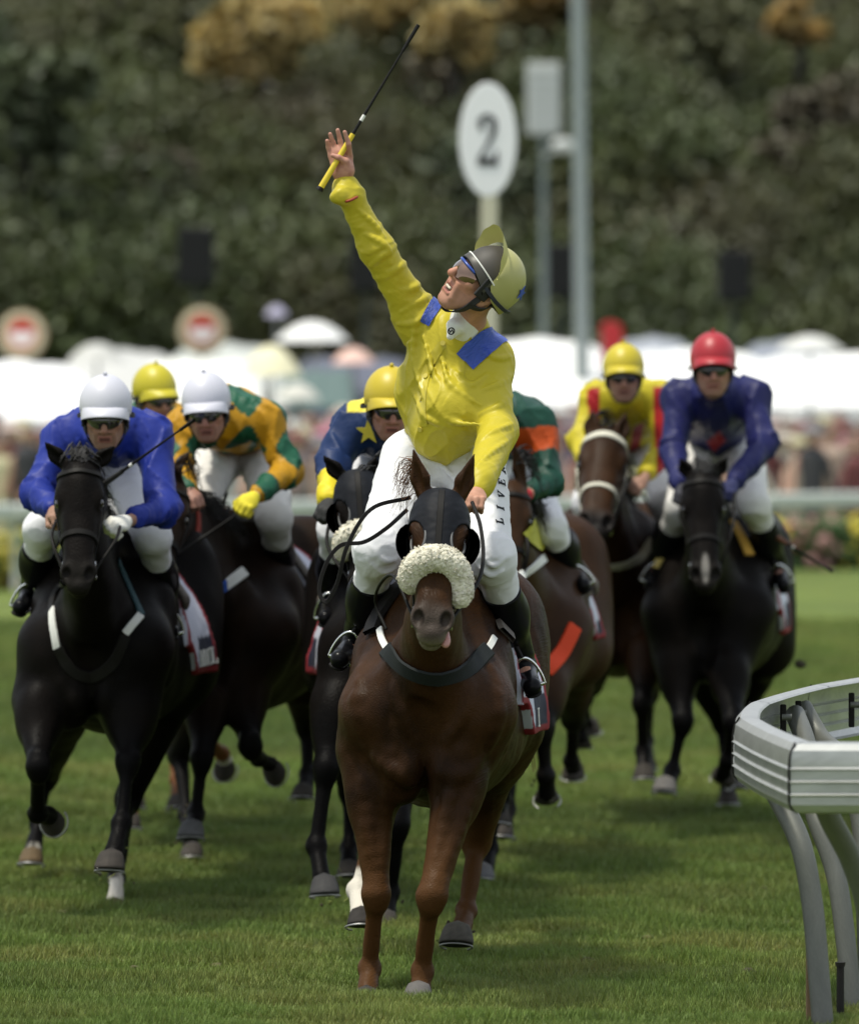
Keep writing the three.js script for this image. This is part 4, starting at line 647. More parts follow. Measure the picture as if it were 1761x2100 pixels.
{
  const gs = [], skins = [[0.5, 0.3, 0.22], [0.56, 0.36, 0.27], [0.42, 0.25, 0.17]], wear = [[0.55, 0.55, 0.52], [0.48, 0.38, 0.33], [0.42, 0.4, 0.24], [0.05, 0.05, 0.055], [0.06, 0.07, 0.11], [0.16, 0.05, 0.05], [0.5, 0.45, 0.37], [0.42, 0.31, 0.28], [0.1, 0.085, 0.075], [0.2, 0.2, 0.21], [0.4, 0.14, 0.22], [0.52, 0.48, 0.3], [0.45, 0.34, 0.27]];
  for (let i = 0; i < 420; i++) {
    const d = R(84, 106), x = R(-1, 1) * (0.07 * d + 1.5), y0 = 0.45 * sst(84, 112, d), H = R(1.55, 1.86), c = wear[Math.floor(rnd() * wear.length)], sk = skins[Math.floor(rnd() * 3)], k = H / 1.75;
    const body = new THREE.LatheGeometry([[0, 0], [0.12, 0.02], [0.13, 0.5], [0.17, 0.85], [0.16, 1.05], [0.2, 1.35], [0.17, 1.45], [0.06, 1.5], [0, 1.5]].map(q => new THREE.Vector2(q[0] * k, q[1] * k)), 8); body.scale(1, 1, 0.65); body.rotateY(R(-0.6, 0.6)); body.translate(x, y0, -d);
    const low = rnd() < 0.6 ? c : wear[3]; gs.push(tint(body, (a, b) => b - y0 > 0.95 * k ? c : low));
    const hd = new THREE.SphereGeometry(0.105 * k, 8, 7); hd.scale(0.9, 1.2, 1); hd.translate(x, y0 + 1.62 * k, -d); gs.push(tint(hd, (a, b, q) => b > y0 + 1.66 * k || q < -d - 0.04 ? [0.06, 0.04, 0.03] : sk));
    for (const m of [-1, 1]) { const arm = new THREE.CapsuleGeometry(0.045, 0.5 * k, 2, 6); arm.rotateZ(m * R(0.05, 0.5)); arm.rotateX(R(-0.6, 0)); arm.translate(x + m * 0.24 * k, y0 + 1.1 * k, -d + 0.05); gs.push(tint(arm, rnd() < 0.5 ? sk : c)); }
    if (rnd() < 0.4) { const hat = new THREE.CylinderGeometry(0.1, 0.19, 0.1, 10); hat.translate(x, y0 + 1.73 * k, -d); gs.push(tint(hat, wear[Math.floor(rnd() * wear.length)])); }
  }
  const cr = thing('crowd', 'blurred spectators standing behind the far rail', 'crowd', V(0, 0, -95)); cr.userData.kind = 'stuff'; part(cr, 'spectators', merge(gs), std({ vertexColors: true, roughness: 0.85, side: THREE.DoubleSide })).userData.kind = 'stuff';
}
// tents and parasols
const canvasM = (r, g, b) => std({ color: new THREE.Color().setRGB(r, g, b), roughness: 0.75, side: THREE.DoubleSide });
function tent(label, x, d, w, depth, eave, ridge, col, curve = 0, stripe) {   // ridge along the rail, slopes to front and back, rounded ends
  const base = P(x, 834, d); base.y = 0; const t = thing('marquee', label, 'tent', V(base.x, 0.5, base.z), 'tents behind the spectators'), m = canvasM(...col), n = 24, mj = 14;
  const pos = [], idx = []; for (let i = 0; i <= n; i++) for (let j = 0; j <= mj; j++) { const u = i / n * 2 - 1, v = j / mj * 2 - 1, e = curve ? Math.sqrt(Math.max(0, 1 - Math.abs(u) ** 2.6)) : 1 - Math.max(0, Math.abs(u) - 0.85) / 0.15 * 0.5, h = mix(eave, ridge, (1 - Math.abs(v) ** 1.3) * e) - 0.05 * Math.sin(i / n * Math.PI * 4) ** 2 * (1 - Math.abs(v)); pos.push(base.x + u * w / 2, h, base.z - v * depth / 2); if (i < n && j < mj) { const q = i * (mj + 1) + j, p = q + mj + 1; idx.push(q, p, q + 1, p, p + 1, q + 1); } }
  const g = new THREE.BufferGeometry(); g.setAttribute('position', new THREE.Float32BufferAttribute(pos, 3)); g.setIndex(idx); g.setAttribute('uv', new THREE.Float32BufferAttribute(new Float32Array(pos.length / 3 * 2), 2)); g.computeVertexNormals(); part(t, 'roof', g, m);
  part(t, 'valance', new RoundedBoxGeometry(w, 0.32, 0.03, 2, 0.01).translate(base.x, eave - 0.16, base.z + depth / 2 + 0.01), m);
  if (stripe) part(t, 'banner', new RoundedBoxGeometry(w * 0.7, 0.2, 0.03, 2, 0.01).translate(base.x, eave - 0.2, base.z + depth / 2 + 0.04), canvasM(...stripe));
  for (const u of [-1, 1]) for (const v of [-1, 1]) part(t, 'pole', new THREE.CylinderGeometry(0.05, 0.05, eave, 10).translate(base.x + u * w * 0.49, eave / 2, base.z + v * depth * 0.48), std({ color: 0xb8bab8, metalness: 0.6, roughness: 0.5 }));
  for (const u of [-1, 1]) part(t, 'side_wall', new THREE.BoxGeometry(0.03, eave - 0.1, depth * 0.95).translate(base.x + u * w * 0.485, eave / 2, base.z), m);
  part(t, 'back_wall', new THREE.BoxGeometry(w * 0.96, eave - 0.1, 0.03).translate(base.x, eave / 2, base.z - depth * 0.485), m);
  return t;
}
tent('wide white marquee roof left of the red pennant, behind the green jockey', 1105, 108, 3.4, 6, 2.15, 3.3, [0.82, 0.82, 0.8], 1, [0.35, 0.34, 0.6]);
tent('white marquee behind the two right-hand jockeys', 1420, 112, 3.6, 6, 2.2, 3.15, [0.82, 0.82, 0.8], 1);
tent('long white marquee at the right edge beyond the red cap', 1760, 104, 5.6, 6, 2.1, 3.0, [0.84, 0.84, 0.82], 1);
tent('bright white domed tent at the left edge behind the blue jockey', 30, 100, 3.1, 5, 1.9, 2.85, [0.84, 0.84, 0.84], 1);
tent('pale grey tent with a curved roof between the two round signs', 250, 118, 2.9, 5, 2.2, 3.2, [0.5, 0.5, 0.48], 1);
tent('greenish grey curved tent roof below the second round sign', 465, 116, 2.9, 5, 2.2, 3.3, [0.45, 0.47, 0.44], 1);
tent('low cream tent behind the gold and green jockey', 420, 98, 1.9, 4, 2.15, 2.85, [0.8, 0.8, 0.74], 0);
tent('small blue-grey tent left of the winning jockey', 725, 112, 2.1, 4, 2.3, 3.0, [0.1, 0.11, 0.15], 0);
tent('teal stall canopy behind the jockey in navy with a yellow cap', 655, 106, 1.3, 4, 2.1, 2.75, [0.09, 0.14, 0.13], 0);
function parasol(label, x, y, d, r, col, drop = 0.35) {
  const c = P(x, y, d), t = thing('parasol', label, 'parasol', V(c.x, 0.4, c.z), 'parasols among the spectators'), n = 8, pos = [], idx = []; pos.push(c.x, c.y + drop, c.z); const m = 5; for (let k = 1; k <= m; k++) for (let i = 0; i < n * 3; i++) { const a = i / n / 3 * Math.PI * 2, f = k / m, sc = 1 - 0.05 * Math.sin(a * n / 2) ** 2; pos.push(c.x + Math.cos(a) * r * f * sc, c.y + drop * (1 - f * f), c.z + Math.sin(a) * r * f * sc); }
  const N = n * 3; for (let i = 0; i < N; i++) { idx.push(0, 1 + (i + 1) % N, 1 + i); for (let k = 1; k < m; k++) { const a = 1 + (k - 1) * N + i, b = 1 + (k - 1) * N + (i + 1) % N; idx.push(a, b, a + N, b, b + N, a + N); } }
  const g = new THREE.BufferGeometry(); g.setAttribute('position', new THREE.Float32BufferAttribute(pos, 3)); g.setIndex(idx); g.setAttribute('uv', new THREE.Float32BufferAttribute(new Float32Array(pos.length / 3 * 2), 2)); g.computeVertexNormals(); part(t, 'canopy', g, canvasM(...col)); part(t, 'pole', new THREE.CylinderGeometry(0.025, 0.025, c.y + drop, 8).translate(c.x, (c.y + drop) / 2, c.z), std({ color: 0x999999 }));
}
parasol('white parasol high behind the gold and green jockey', 640, 700, 110, 0.65, [0.8, 0.8, 0.78]);
parasol('cream parasol right of the gold jockey’s white cap', 556, 770, 92, 0.46, [0.78, 0.74, 0.5], 0.45);
parasol('pinkish parasol just left of the yellow cap in navy', 725, 745, 100, 0.35, [0.75, 0.5, 0.42], 0.25);
parasol('small lilac parasol against the dark trees', 567, 648, 116, 0.22, [0.4, 0.38, 0.5], 0.2);
tent('grey-blue tent top rising behind the yellow and red jockey', 1340, 119, 2.0, 5, 2.4, 3.45, [0.3, 0.32, 0.36], 1);
tent('slate grey tent top between the red cap and the right edge', 1610, 120, 2.3, 5, 2.4, 3.4, [0.22, 0.24, 0.28], 1);
parasol('grey-white parasol between the two round signs', 200, 740, 104, 0.5, [0.5, 0.5, 0.47], 0.3);
parasol('pale parasol low behind the gold jockey’s shoulder', 610, 820, 90, 0.34, [0.55, 0.54, 0.48], 0.25);
parasol('off-white parasol right of the red cap', 1660, 720, 98, 0.55, [0.6, 0.6, 0.57], 0.25);
// torn turf lying where the field has passed
{ const gs = []; for (let i = 0; i < 90; i++) { const d = i < 45 ? R(22.3, 27) : R(25, 40), x = R(-1, 1) * 0.066 * d, r = R(0.008, 0.024), g = new THREE.IcosahedronGeometry(r, 1), p = g.attributes.position; for (let k = 0; k < p.count; k++) { const f = 1 + 0.5 * noise(p.getX(k) * 40 + i, p.getY(k) * 40, p.getZ(k) * 40); p.setXYZ(k, p.getX(k) * f * 1.3, p.getY(k) * f * 0.55, p.getZ(k) * f * 1.3); } g.computeVertexNormals(); g.translate(x, 0.022 + R(0, 0.02), -d); gs.push(tint(g, lerpC([0.035, 0.026, 0.015], [0.09, 0.085, 0.03], rnd()))); } const t = thing('turf_divots', 'small torn divots of turf and soil scattered over the track', 'turf'); t.userData.kind = 'stuff'; part(t, 'divots', merge(gs), std({ vertexColors: true, roughness: 1 })).userData.kind = 'stuff'; }
// furlong post with its number
const font = await new FontLoader().loadAsync('fonts/droid/droid_serif_bold.typeface.json');
const letters = (s, size, depth = 0.004) => { const g = new TextGeometry(s, { font, size, depth, curveSegments: 6, bevelEnabled: false }); g.computeBoundingBox(); const b = g.boundingBox; g.translate(-(b.min.x + b.max.x) / 2, -(b.min.y + b.max.y) / 2, 0); return g; };
{
  const c = P(1000, 287, 52), t = thing('furlong_post', 'white oval board with a black 2 on a cream post', 'distance marker', V(c.x, 0, c.z));
  const k = 7.837e-5 * 52, oval = (a, b, dp) => { const s = new THREE.Shape(); s.absellipse(0, 0, a, b, 0, Math.PI * 2, false, 0); return new THREE.ExtrudeGeometry(s, { depth: dp, bevelEnabled: true, bevelSize: 0.008, bevelThickness: 0.008, bevelSegments: 2, curveSegments: 48 }); };
  const bd = part(t, 'board', oval(57 * k, 115 * k, 0.03).translate(c.x, c.y, c.z), std({ color: new THREE.Color().setRGB(0.92, 0.92, 0.92), roughness: 0.4 }));
  const n2 = letters('2', 0.43, 0.006); n2.scale(0.6, 1, 1); part(bd, 'number', n2.translate(c.x, c.y, c.z + 0.04), std({ color: 0x0c0c0c, roughness: 0.6 }));
  part(t, 'post', new RoundedBoxGeometry(0.14, c.y - 0.25, 0.09, 2, 0.012).translate(c.x + 0.012, (c.y - 0.25) / 2, c.z - 0.01), std({ color: new THREE.Color().setRGB(0.6, 0.57, 0.42), roughness: 0.6 }));
}
function pole(label, x, d, top, r, cat = 'pole', tilt = 0) { const c = P(x, 834, d), t = thing('lamp_post', label, cat, V(c.x, 0, c.z)); const y1 = P(x, top, d).y; part(t, 'shaft', taperTube([V(c.x, -0.1, c.z), V(c.x - tilt / 2, y1 / 2, c.z), V(c.x - tilt, y1, c.z)], r, r * 0.8, 12, 14), std({ color: new THREE.Color().setRGB(0.3, 0.34, 0.33), roughness: 0.5, metalness: 0.3 })); part(t, 'base_plate', new THREE.CylinderGeometry(r * 1.6, r * 1.7, 0.3, 16).translate(c.x, 0.6, c.z), std({ color: 0x6d7371 })); part(t, 'lantern', new RoundedBoxGeometry(0.7, 0.18, 0.35, 3, 0.06).translate(c.x - tilt, y1, c.z), std({ color: 0x777b7a })); return t; }
pole('tall grey lamp post rising out of the picture right of the 2 board', 1197, 106, -160, 0.135, 'lamp post', 0.12);
{ const c = P(1114, 202, 112), t = thing('floodlight_panel', 'pale grey panel on a thin mast between the 2 board and tall pole', 'panel', V(c.x, 0, c.z)); const pm = std({ color: new THREE.Color().setRGB(0.5, 0.52, 0.5), roughness: 0.6 }); const bd = part(t, 'panel', new RoundedBoxGeometry(0.6, 1.28, 0.12, 3, 0.03).translate(c.x, c.y, c.z), pm); for (let i = 0; i < 6; i++) part(bd, 'louvre', new THREE.BoxGeometry(0.54, 0.03, 0.05).translate(c.x, c.y - 0.5 + i * 0.2, c.z + 0.075), pm); part(t, 'mast', new THREE.CylinderGeometry(0.06, 0.08, c.y - 0.6, 12).translate(c.x, (c.y - 0.6) / 2, c.z - 0.04), std({ color: new THREE.Color().setRGB(0.14, 0.17, 0.16), roughness: 0.7 })); const lp = P(1152, 298, 112); part(t, 'lamp', new THREE.SphereGeometry(0.17, 14, 10).scale(1.3, 0.8, 1).translate(...lp.toArray()), pm); part(t, 'bracket', tube([V(c.x, lp.y - 0.2, c.z), lp], 0.03, 6, 6), pm); }
for (const [x, y, w, h, l] of [[402, 527, 76, 122, 'black loudspeaker on a mast above the second round sign'], [748, 545, 62, 112, 'black loudspeaker beside the raised yellow sleeve'], [1155, 556, 66, 112, 'black loudspeaker just left of the tall lamp post'], [1504, 566, 66, 106, 'black loudspeaker above the red cap']]) {
  const d = 125, k = 7.837e-5 * d, c = P(x, y, d), t = thing('loudspeaker', l, 'loudspeaker', V(c.x, 0, c.z), 'loudspeakers on masts'); const b = part(t, 'cabinet', new RoundedBoxGeometry(w * k, h * k, 0.5, 3, 0.04).translate(c.x, c.y, c.z), std({ color: 0x0b0c0c, roughness: 0.8 })); part(b, 'grille', new RoundedBoxGeometry(w * k * 0.86, h * k * 0.9, 0.03, 2, 0.01).translate(c.x, c.y, c.z + 0.255), std({ color: 0x101111, roughness: 0.9 })); part(t, 'mast', new THREE.CylinderGeometry(0.06, 0.07, c.y, 12).translate(c.x, c.y / 2, c.z - 0.3), std({ color: 0x303634 }));
}
for (const [x, y, l] of [[46, 686, 'round sign at the left edge with red and white centre'], [415, 678, 'round sign with red and white centre above the gold jockey']]) {
  const d = 102, k = 7.837e-5 * d, c = P(x, y, d), t = thing('round_sign', l, 'sign', V(c.x, 0, c.z), 'round signs on masts'); const disc = (r, z, col) => new THREE.CylinderGeometry(r * k, r * k, 0.05, 36).rotateX(Math.PI / 2).translate(c.x, c.y, c.z + z);
  const b = part(t, 'board', disc(50, 0), std({ color: new THREE.Color().setRGB(0.42, 0.34, 0.2), roughness: 0.6 })); part(b, 'ring', new THREE.TorusGeometry(40 * k, 0.03, 8, 36).translate(c.x, c.y, c.z + 0.03), std({ color: new THREE.Color().setRGB(0.62, 0.55, 0.4) })); part(b, 'roundel', disc(32, 0.03), std({ color: new THREE.Color().setRGB(0.55, 0.22, 0.14) }));
  const cr = new THREE.Shape(); cr.absarc(0, 0, 26 * k, Math.PI, 2 * Math.PI, false); part(b, 'lower_half', new THREE.ExtrudeGeometry(cr, { depth: 0.02, bevelEnabled: false }).translate(c.x, c.y + 0.04, c.z + 0.06), std({ color: new THREE.Color().setRGB(0.8, 0.74, 0.72) })); const rd = new THREE.Shape(); rd.absarc(0, 0, 24 * k, 0, Math.PI, false); part(b, 'upper_half', new THREE.ExtrudeGeometry(rd, { depth: 0.02, bevelEnabled: false }).translate(c.x, c.y + 0.06, c.z + 0.06), std({ color: new THREE.Color().setRGB(0.5, 0.05, 0.03) }));
  part(t, 'mast', new THREE.CylinderGeometry(0.05, 0.06, c.y, 10).translate(c.x, c.y / 2, c.z - 0.06), std({ color: 0x9a9a94 }));
}
{ const c = P(1252, 700, 100), t = thing('pennant', 'red pennant behind the jockey in yellow and red', 'flag', V(c.x, 0.4, c.z)), s = new THREE.Shape(); s.moveTo(-0.14, 0.24); s.quadraticCurveTo(0, 0.36, 0.16, 0.22); s.lineTo(0.22, -0.5); s.lineTo(-0.1, -0.42); part(t, 'cloth', new THREE.ExtrudeGeometry(s, { depth: 0.03, bevelEnabled: true, bevelSize: 0.02, bevelThickness: 0.02 }).translate(c.x, c.y, c.z), std({ color: new THREE.Color().setRGB(0.6, 0.035, 0.04), roughness: 0.7 })); part(t, 'staff', new THREE.CylinderGeometry(0.03, 0.03, c.y + 0.2, 8).translate(c.x - 0.13, (c.y + 0.2) / 2, c.z - 0.04), std({ color: 0x888888 })); }
// trees on the slope
function leafQuads(n, size, at, pal) { const pos = [], nor = [], col = [], idx = []; for (let i = 0; i < n; i++) { const p = at(), a = V(R(-1, 1), R(-1, 1), R(-1, 1)).normalize(), b = V(R(-1, 1), R(-1, 1), R(-1, 1)).cross(a).normalize(), nn = a.clone().cross(b), s = size * R(0.6, 1.3), c = pal(p), o = pos.length / 3; if (nn.y < 0) nn.negate(); for (const [u, v] of [[-1, 0], [0, -0.6], [1, 0], [0, 0.6]]) { pos.push(p.x + (a.x * u + b.x * v) * s, p.y + (a.y * u + b.y * v) * s, p.z + (a.z * u + b.z * v) * s); nor.push(nn.x, nn.y, nn.z); col.push(...c); } idx.push(o, o + 1, o + 2, o, o + 2, o + 3); } const g = new THREE.BufferGeometry(); g.setAttribute('position', new THREE.Float32BufferAttribute(pos, 3)); g.setAttribute('normal', new THREE.Float32BufferAttribute(nor, 3)); g.setAttribute('color', new THREE.Float32BufferAttribute(col, 3)); g.setAttribute('uv', new THREE.Float32BufferAttribute(new Float32Array(pos.length / 3 * 2), 2)); g.setIndex(idx); return g; }
const leafM = phys({ vertexColors: true, roughness: 0.75, side: THREE.DoubleSide, transmission: 0.52, thickness: 0 });
const goldM = phys({ vertexColors: true, roughness: 0.75, side: THREE.DoubleSide, transmission: 0.6, thickness: 0 });
const barkM = std({ color: new THREE.Color().setRGB(0.04, 0.036, 0.03), roughness: 0.95 });
function tree(label, x, y, d, rx, ry, pal, n = 2600, name = 'broadleaf_tree', lift = 0) {   // crown centre in the photograph, size at 145 m; stands where the slope reaches it
  d = 139; while (d < 220 && 0.45 + slope(d) + ry * d / 145 * 0.9 + 0.6 + lift < P(x, y, d).y) d += 0.5; rx *= d / 145; ry *= d / 145;
  const c = P(x, y, d), t = thing(name, label, 'tree', V(c.x, 0, c.z)), gy = 0.4 + slope(d), lobes = []; for (let i = 0; i < 11; i++) { const a = R(0, 6.28), e = R(-0.7, 0.9), q = Math.sqrt(1 - e * e) * R(0.35, 0.75); lobes.push([Math.cos(a) * q * rx, e * ry * 0.72, Math.sin(a) * q * rx * 0.8, R(0.3, 0.5) * rx]); }
  const at = () => { const l = lobes[Math.floor(rnd() * 11)], v = V(R(-1, 1), R(-1, 1), R(-1, 1)).normalize().multiplyScalar(l[3] * Math.pow(rnd(), 0.45)); return V(c.x + l[0] + v.x, c.y + l[1] + v.y * 0.8, c.z + l[2] + v.z); };
  part(t, 'crown', leafQuads(Math.round(lift ? n * 1.5 : n * 1.2), lift ? 0.2 : 0.17, at, pal), lift ? goldM : leafM);
  const tk = [taperTube([V(c.x, gy - 0.5, c.z), V(c.x + R(-0.2, 0.2), (gy + c.y) / 2, c.z), V(c.x, c.y, c.z)], 0.14, 0.08, 10, 9)]; for (const l of lobes.slice(0, 6)) tk.push(taperTube([V(c.x, mix(gy, c.y, R(0.55, 0.95)), c.z), V(c.x + l[0] * 0.5, c.y + l[1] * 0.5, c.z + l[2] * 0.5), V(c.x + l[0], c.y + l[1], c.z + l[2])], 0.12, 0.03, 6, 6)); part(t, 'trunk', merge(tk), barkM);
}
const palOf = (a, b, f = 0.25) => p => lerpC(a, b, clamp(0.5 + 0.9 * noise(p.x * f, p.y * f, p.z * f) + R(-0.25, 0.25), 0, 1));
const gold = palOf([0.86, 0.68, 0.28], [0.97, 0.86, 0.46], 0.5), goldGreen = palOf([0.18, 0.19, 0.08], [0.8, 0.55, 0.2], 0.7), green = palOf([0.16, 0.195, 0.09], [0.23, 0.275, 0.115]), olive = palOf([0.18, 0.195, 0.095], [0.26, 0.265, 0.13]), brown = palOf([0.19, 0.165, 0.11], [0.26, 0.225, 0.15]), dark = palOf([0.15, 0.185, 0.1], [0.21, 0.25, 0.13]);
tree('golden autumn tree above and left of the raised whip', 540, 72, 138, 1.75, 1.25, gold, 3000, 'autumn_tree', 4.2);
tree('golden autumn tree at the top directly behind the whip tip', 750, 0, 136, 1.8, 1.05, gold, 3000, 'autumn_tree', 4.2);
tree('yellowing tree with a low golden bough right of the whip tip', 935, 70, 137, 1.05, 1.0, gold, 1900, 'autumn_tree', 4.2);
tree('half green, half yellow tree left of the tall lamp post', 1085, 30, 142, 1.2, 1.2, goldGreen, 1900, 'autumn_tree', 4);
tree('thin yellowing tree in the top right corner', 1640, 50, 140, 0.8, 0.7, goldGreen, 420, 'autumn_tree', 4);
tree('tall dark green tree at the left edge', 40, 330, 146, 2.0, 5.2, dark, 4200);
tree('olive green tree left of the golden trees', 290, 180, 148, 2.4, 3.0, olive, 4200);
tree('bright green tree behind the raised arm', 560, 400, 147, 2.0, 2.0, palOf([0.11, 0.15, 0.06], [0.2, 0.24, 0.09]), 3200);
tree('bare brownish tree above the second round sign', 330, 440, 143, 1.5, 2.4, brown, 2600);
tree('brown shadowy tree between the 2 board and whip', 820, 250, 150, 1.6, 2.2, brown, 2600);
tree('dark green tree behind the 2 board', 1000, 480, 150, 1.9, 2.6, dark, 3000);
tree('olive tree right of the tall lamp post', 1400, 140, 150, 2.4, 2.2, olive, 3600);
tree('greenish tree above the two right-hand jockeys', 1400, 440, 146, 2.5, 2.4, green, 3600);
tree('dark brown-green tree at the right edge', 1700, 330, 148, 2.2, 3.4, brown, 3600);
{
  const cl = leafQuads(120, 0.12, () => V(R(-1, 1), R(-0.8, 0.8), R(-1, 1)), () => [1, 1, 1]), N = 9000, im = new THREE.InstancedMesh(cl, leafM, N), m = new THREE.Matrix4(), q = new THREE.Quaternion(), c = new THREE.Color();
  for (let i = 0; i < N; i++) { const d = R(140, 222), x = R(-1, 1) * (0.075 * d + 6), gy = 0.4 + slope(d), top = gy + 3.6 + 3.2 * noise(x * 0.22, 1, d * 0.16), y = mix(gy + 0.5, top, Math.pow(rnd(), 0.6)); const k = clamp(0.5 + noise(x * 0.16, y * 0.16, d * 0.08) * 1.1, 0, 1), k2 = clamp(0.5 + noise(x * 0.4, y * 0.3 + 9, d * 0.2) * 1.2, 0, 1); const col = lerpC(lerpC([0.15, 0.185, 0.085], [0.2, 0.175, 0.105], k), [0.21, 0.265, 0.085], k2 * 0.6); im.setColorAt(i, c.setRGB(...col)); m.compose(V(x, y, -d), q.setFromEuler(new THREE.Euler(R(0, 6), R(0, 6), R(0, 6))), V(1, 1, 1).multiplyScalar(R(0.7, 1.3))); im.setMatrixAt(i, m); }
  const t = thing('woodland', 'dark wood of mixed trees covering the slope', 'wood'); t.userData.kind = 'stuff'; im.name = 'foliage'; im.userData.kind = 'stuff'; im.castShadow = im.receiveShadow = true; t.add(im);
}
// aluminium running rail in the right foreground
{
  const top = 1.07, q = [[1990, 19.0], [1640, 19.0], [1526, 20.55], [1548, 21.65], [1672, 22.95], [1850, 24.2]].map(([x, d]) => { const p = P(x, 834, d); p.y = 0; return p; });
  const t = thing('running_rail', 'ribbed aluminium rail end on curved posts at the right edge', 'rail', V(q[1].x, 0, q[1].z));
  const sm = noiseTex(256, (u, v) => { const n = 0.9 + 0.12 * tileN(u, v, 5, 31) + 0.1 * tileN(u, v, 14, 32) + 0.05 * (rnd() - 0.5); return [n, n, n]; });
  const alu = std({ color: new THREE.Color().setRGB(0.45, 0.46, 0.445), metalness: 0.55, roughness: 0.36, map: sm, side: THREE.DoubleSide }); sm.repeat.set(2, 2);
  const sp = noiseTex(256, (u, v) => { const n = 0.9 + 0.1 * tileN(u, v, 4, 33) + 0.1 * tileN(u, v, 30, 34) + 0.1 * (rnd() - 0.5); return [n, n * 0.98, n * 0.93]; }); sp.repeat.set(3, 1);
  const steelM = std({ color: new THREE.Color().setRGB(0.13, 0.138, 0.125), metalness: 0.25, roughness: 0.5, map: sp, bumpMap: sm, bumpScale: 0.001 });
  const outer = [[-0.045, 0.0], [-0.01, 0.006], [0.012, 0.0], [0.03, -0.02], [0.034, -0.05], [0.034, -0.07], [0.042, -0.076], [0.034, -0.082], [0.034, -0.108], [0.042, -0.115], [0.034, -0.122], [0.034, -0.148], [0.042, -0.155], [0.034, -0.162], [0.034, -0.186], [0.02, -0.208], [0.0, -0.214]], prof = [...outer, ...outer.slice().reverse().map(([a, b]) => [a - 0.006, b - (b > -0.03 ? 0.006 : 0)])];
  const dirs = q.slice(1).map((p, i) => p.clone().sub(q[i]).normalize()), out = dirs.map(d => V(-d.z, 0, d.x).multiplyScalar(1));
  const ctr = V(q[0].x, 0, (q[1].z + q[4].z) / 2); out.forEach((o, i) => { const mid = q[i].clone().lerp(q[i + 1], 0.5); if (o.dot(mid.sub(ctr)) < 0) o.negate(); });
  const N = q.map((p, i) => { const a = out[Math.max(0, i - 1)], b = out[Math.min(out.length - 1, i)], s = a.clone().add(b).normalize(); return s.multiplyScalar(1 / Math.max(0.6, s.dot(b))); });
  for (let i = 0; i < q.length - 1; i++) {
    const pos = [], idx = [], uv = [], n = 12, m = prof.length, dv = dirs[i];
    for (let k = 0; k <= n; k++) { const tt = k / n, c = q[i].clone().lerp(q[i + 1], 0.004 + tt * 0.992), nn = N[i].clone().lerp(N[i + 1], tt), bow = i >= 1 && i <= 3 ? 0.012 * Math.sin(Math.PI * tt) : 0; for (let j = 0; j < m; j++) { const w = prof[j][0] + bow; pos.push(c.x + nn.x * w, top + prof[j][1], c.z + nn.z * w); uv.push(tt * q[i].distanceTo(q[i + 1]), prof[j][1] * 2 + prof[j][0]); if (k < n) { const a = k * m + j, b = k * m + (j + 1) % m; idx.push(a, b, a + m, b, b + m, a + m); } } }
    const g = new THREE.BufferGeometry(); g.setAttribute('position', new THREE.Float32BufferAttribute(pos, 3)); g.setAttribute('uv', new THREE.Float32BufferAttribute(uv, 2)); g.setIndex(idx); const f = toCreasedNormals(g, 0.45); part(t, 'rail_panel', f, alu);
    if (i > 0) { const c = q[i], jn = [[0.016, 0.004], [0.034, -0.03], [0.039, -0.1], [0.034, -0.19], [0.012, -0.21]].map(([a, b]) => c.clone().addScaledVector(N[i], a).add(V(0, top + b, 0))); part(t, 'joint', tube(jn, 0.0035, 16, 5), leather); }
  }
  const post = (pts, r = 0.036) => part(t, 'post', tube(pts.map(PA), r, 40, 14), steelM);
  post([[1552, 1530, 21.25], [1585, 1615, 21.05], [1640, 1730, 20.9], [1664, 1850, 20.85], [1678, 2000, 20.8], [1690, 2150, 20.75]], 0.037);
  post([[1630, 1465, 22.4], [1655, 1540, 22.0], [1668, 1660, 21.7], [1712, 1790, 21.6], [1732, 1920, 21.55], [1750, 2110, 21.5]], 0.036);
  post([[1675, 1590, 19.35], [1695, 1665, 19.45], [1745, 1765, 19.6], [1785, 1900, 19.7], [1800, 2200, 19.75], [1806, 2300, 19.75]], 0.036);
  post([[1645, 1450, 22.6], [1680, 1510, 22.5], [1725, 1560, 22.2], [1762, 1680, 22.1], [1775, 1900, 22.0], [1780, 2100, 22.0]], 0.034);
  const bk = (a) => { const p = PA(a); const b = part(t, 'bracket', new RoundedBoxGeometry(0.022, 0.13, 0.022, 2, 0.005).translate(...p.toArray()), leather); part(b, 'bolt', new THREE.CylinderGeometry(0.012, 0.012, 0.035, 8).rotateZ(Math.PI / 2).translate(p.x + 0.012, p.y + 0.02, p.z + 0.01), steelM); };
  bk([1605, 1482, 22.1]); bk([1636, 1474, 22.45]); bk([1745, 1456, 23.35]);
}
{ const p = P(1661, 2100, 20.9), t = thing('wooden_stake', 'weathered brown stake beside the nearest curved rail post', 'stake', V(p.x, 0, p.z)); part(t, 'shaft', new RoundedBoxGeometry(0.03, 0.52, 0.03, 2, 0.004).translate(p.x, 0.24, p.z), std({ color: new THREE.Color().setRGB(0.2, 0.13, 0.07), roughness: 0.9 })); part(t, 'tip', new THREE.ConeGeometry(0.02, 0.03, 4).translate(p.x, 0.512, p.z), std({ color: new THREE.Color().setRGB(0.18, 0.12, 0.065), roughness: 0.9 })); }
{ const p = P(1722, 2095, 21.25), t = thing('ground_peg', 'short dark metal peg standing between the curved rail posts', 'peg', V(p.x, 0, p.z)); part(t, 'shaft', new THREE.CylinderGeometry(0.013, 0.013, 0.2, 12).translate(p.x, 0.09, p.z), std({ color: 0x2a2826, metalness: 0.6, roughness: 0.6 })); part(t, 'head', new THREE.CylinderGeometry(0.018, 0.016, 0.015, 12).translate(p.x, 0.196, p.z), std({ color: 0x33302e, metalness: 0.6, roughness: 0.5 })); }

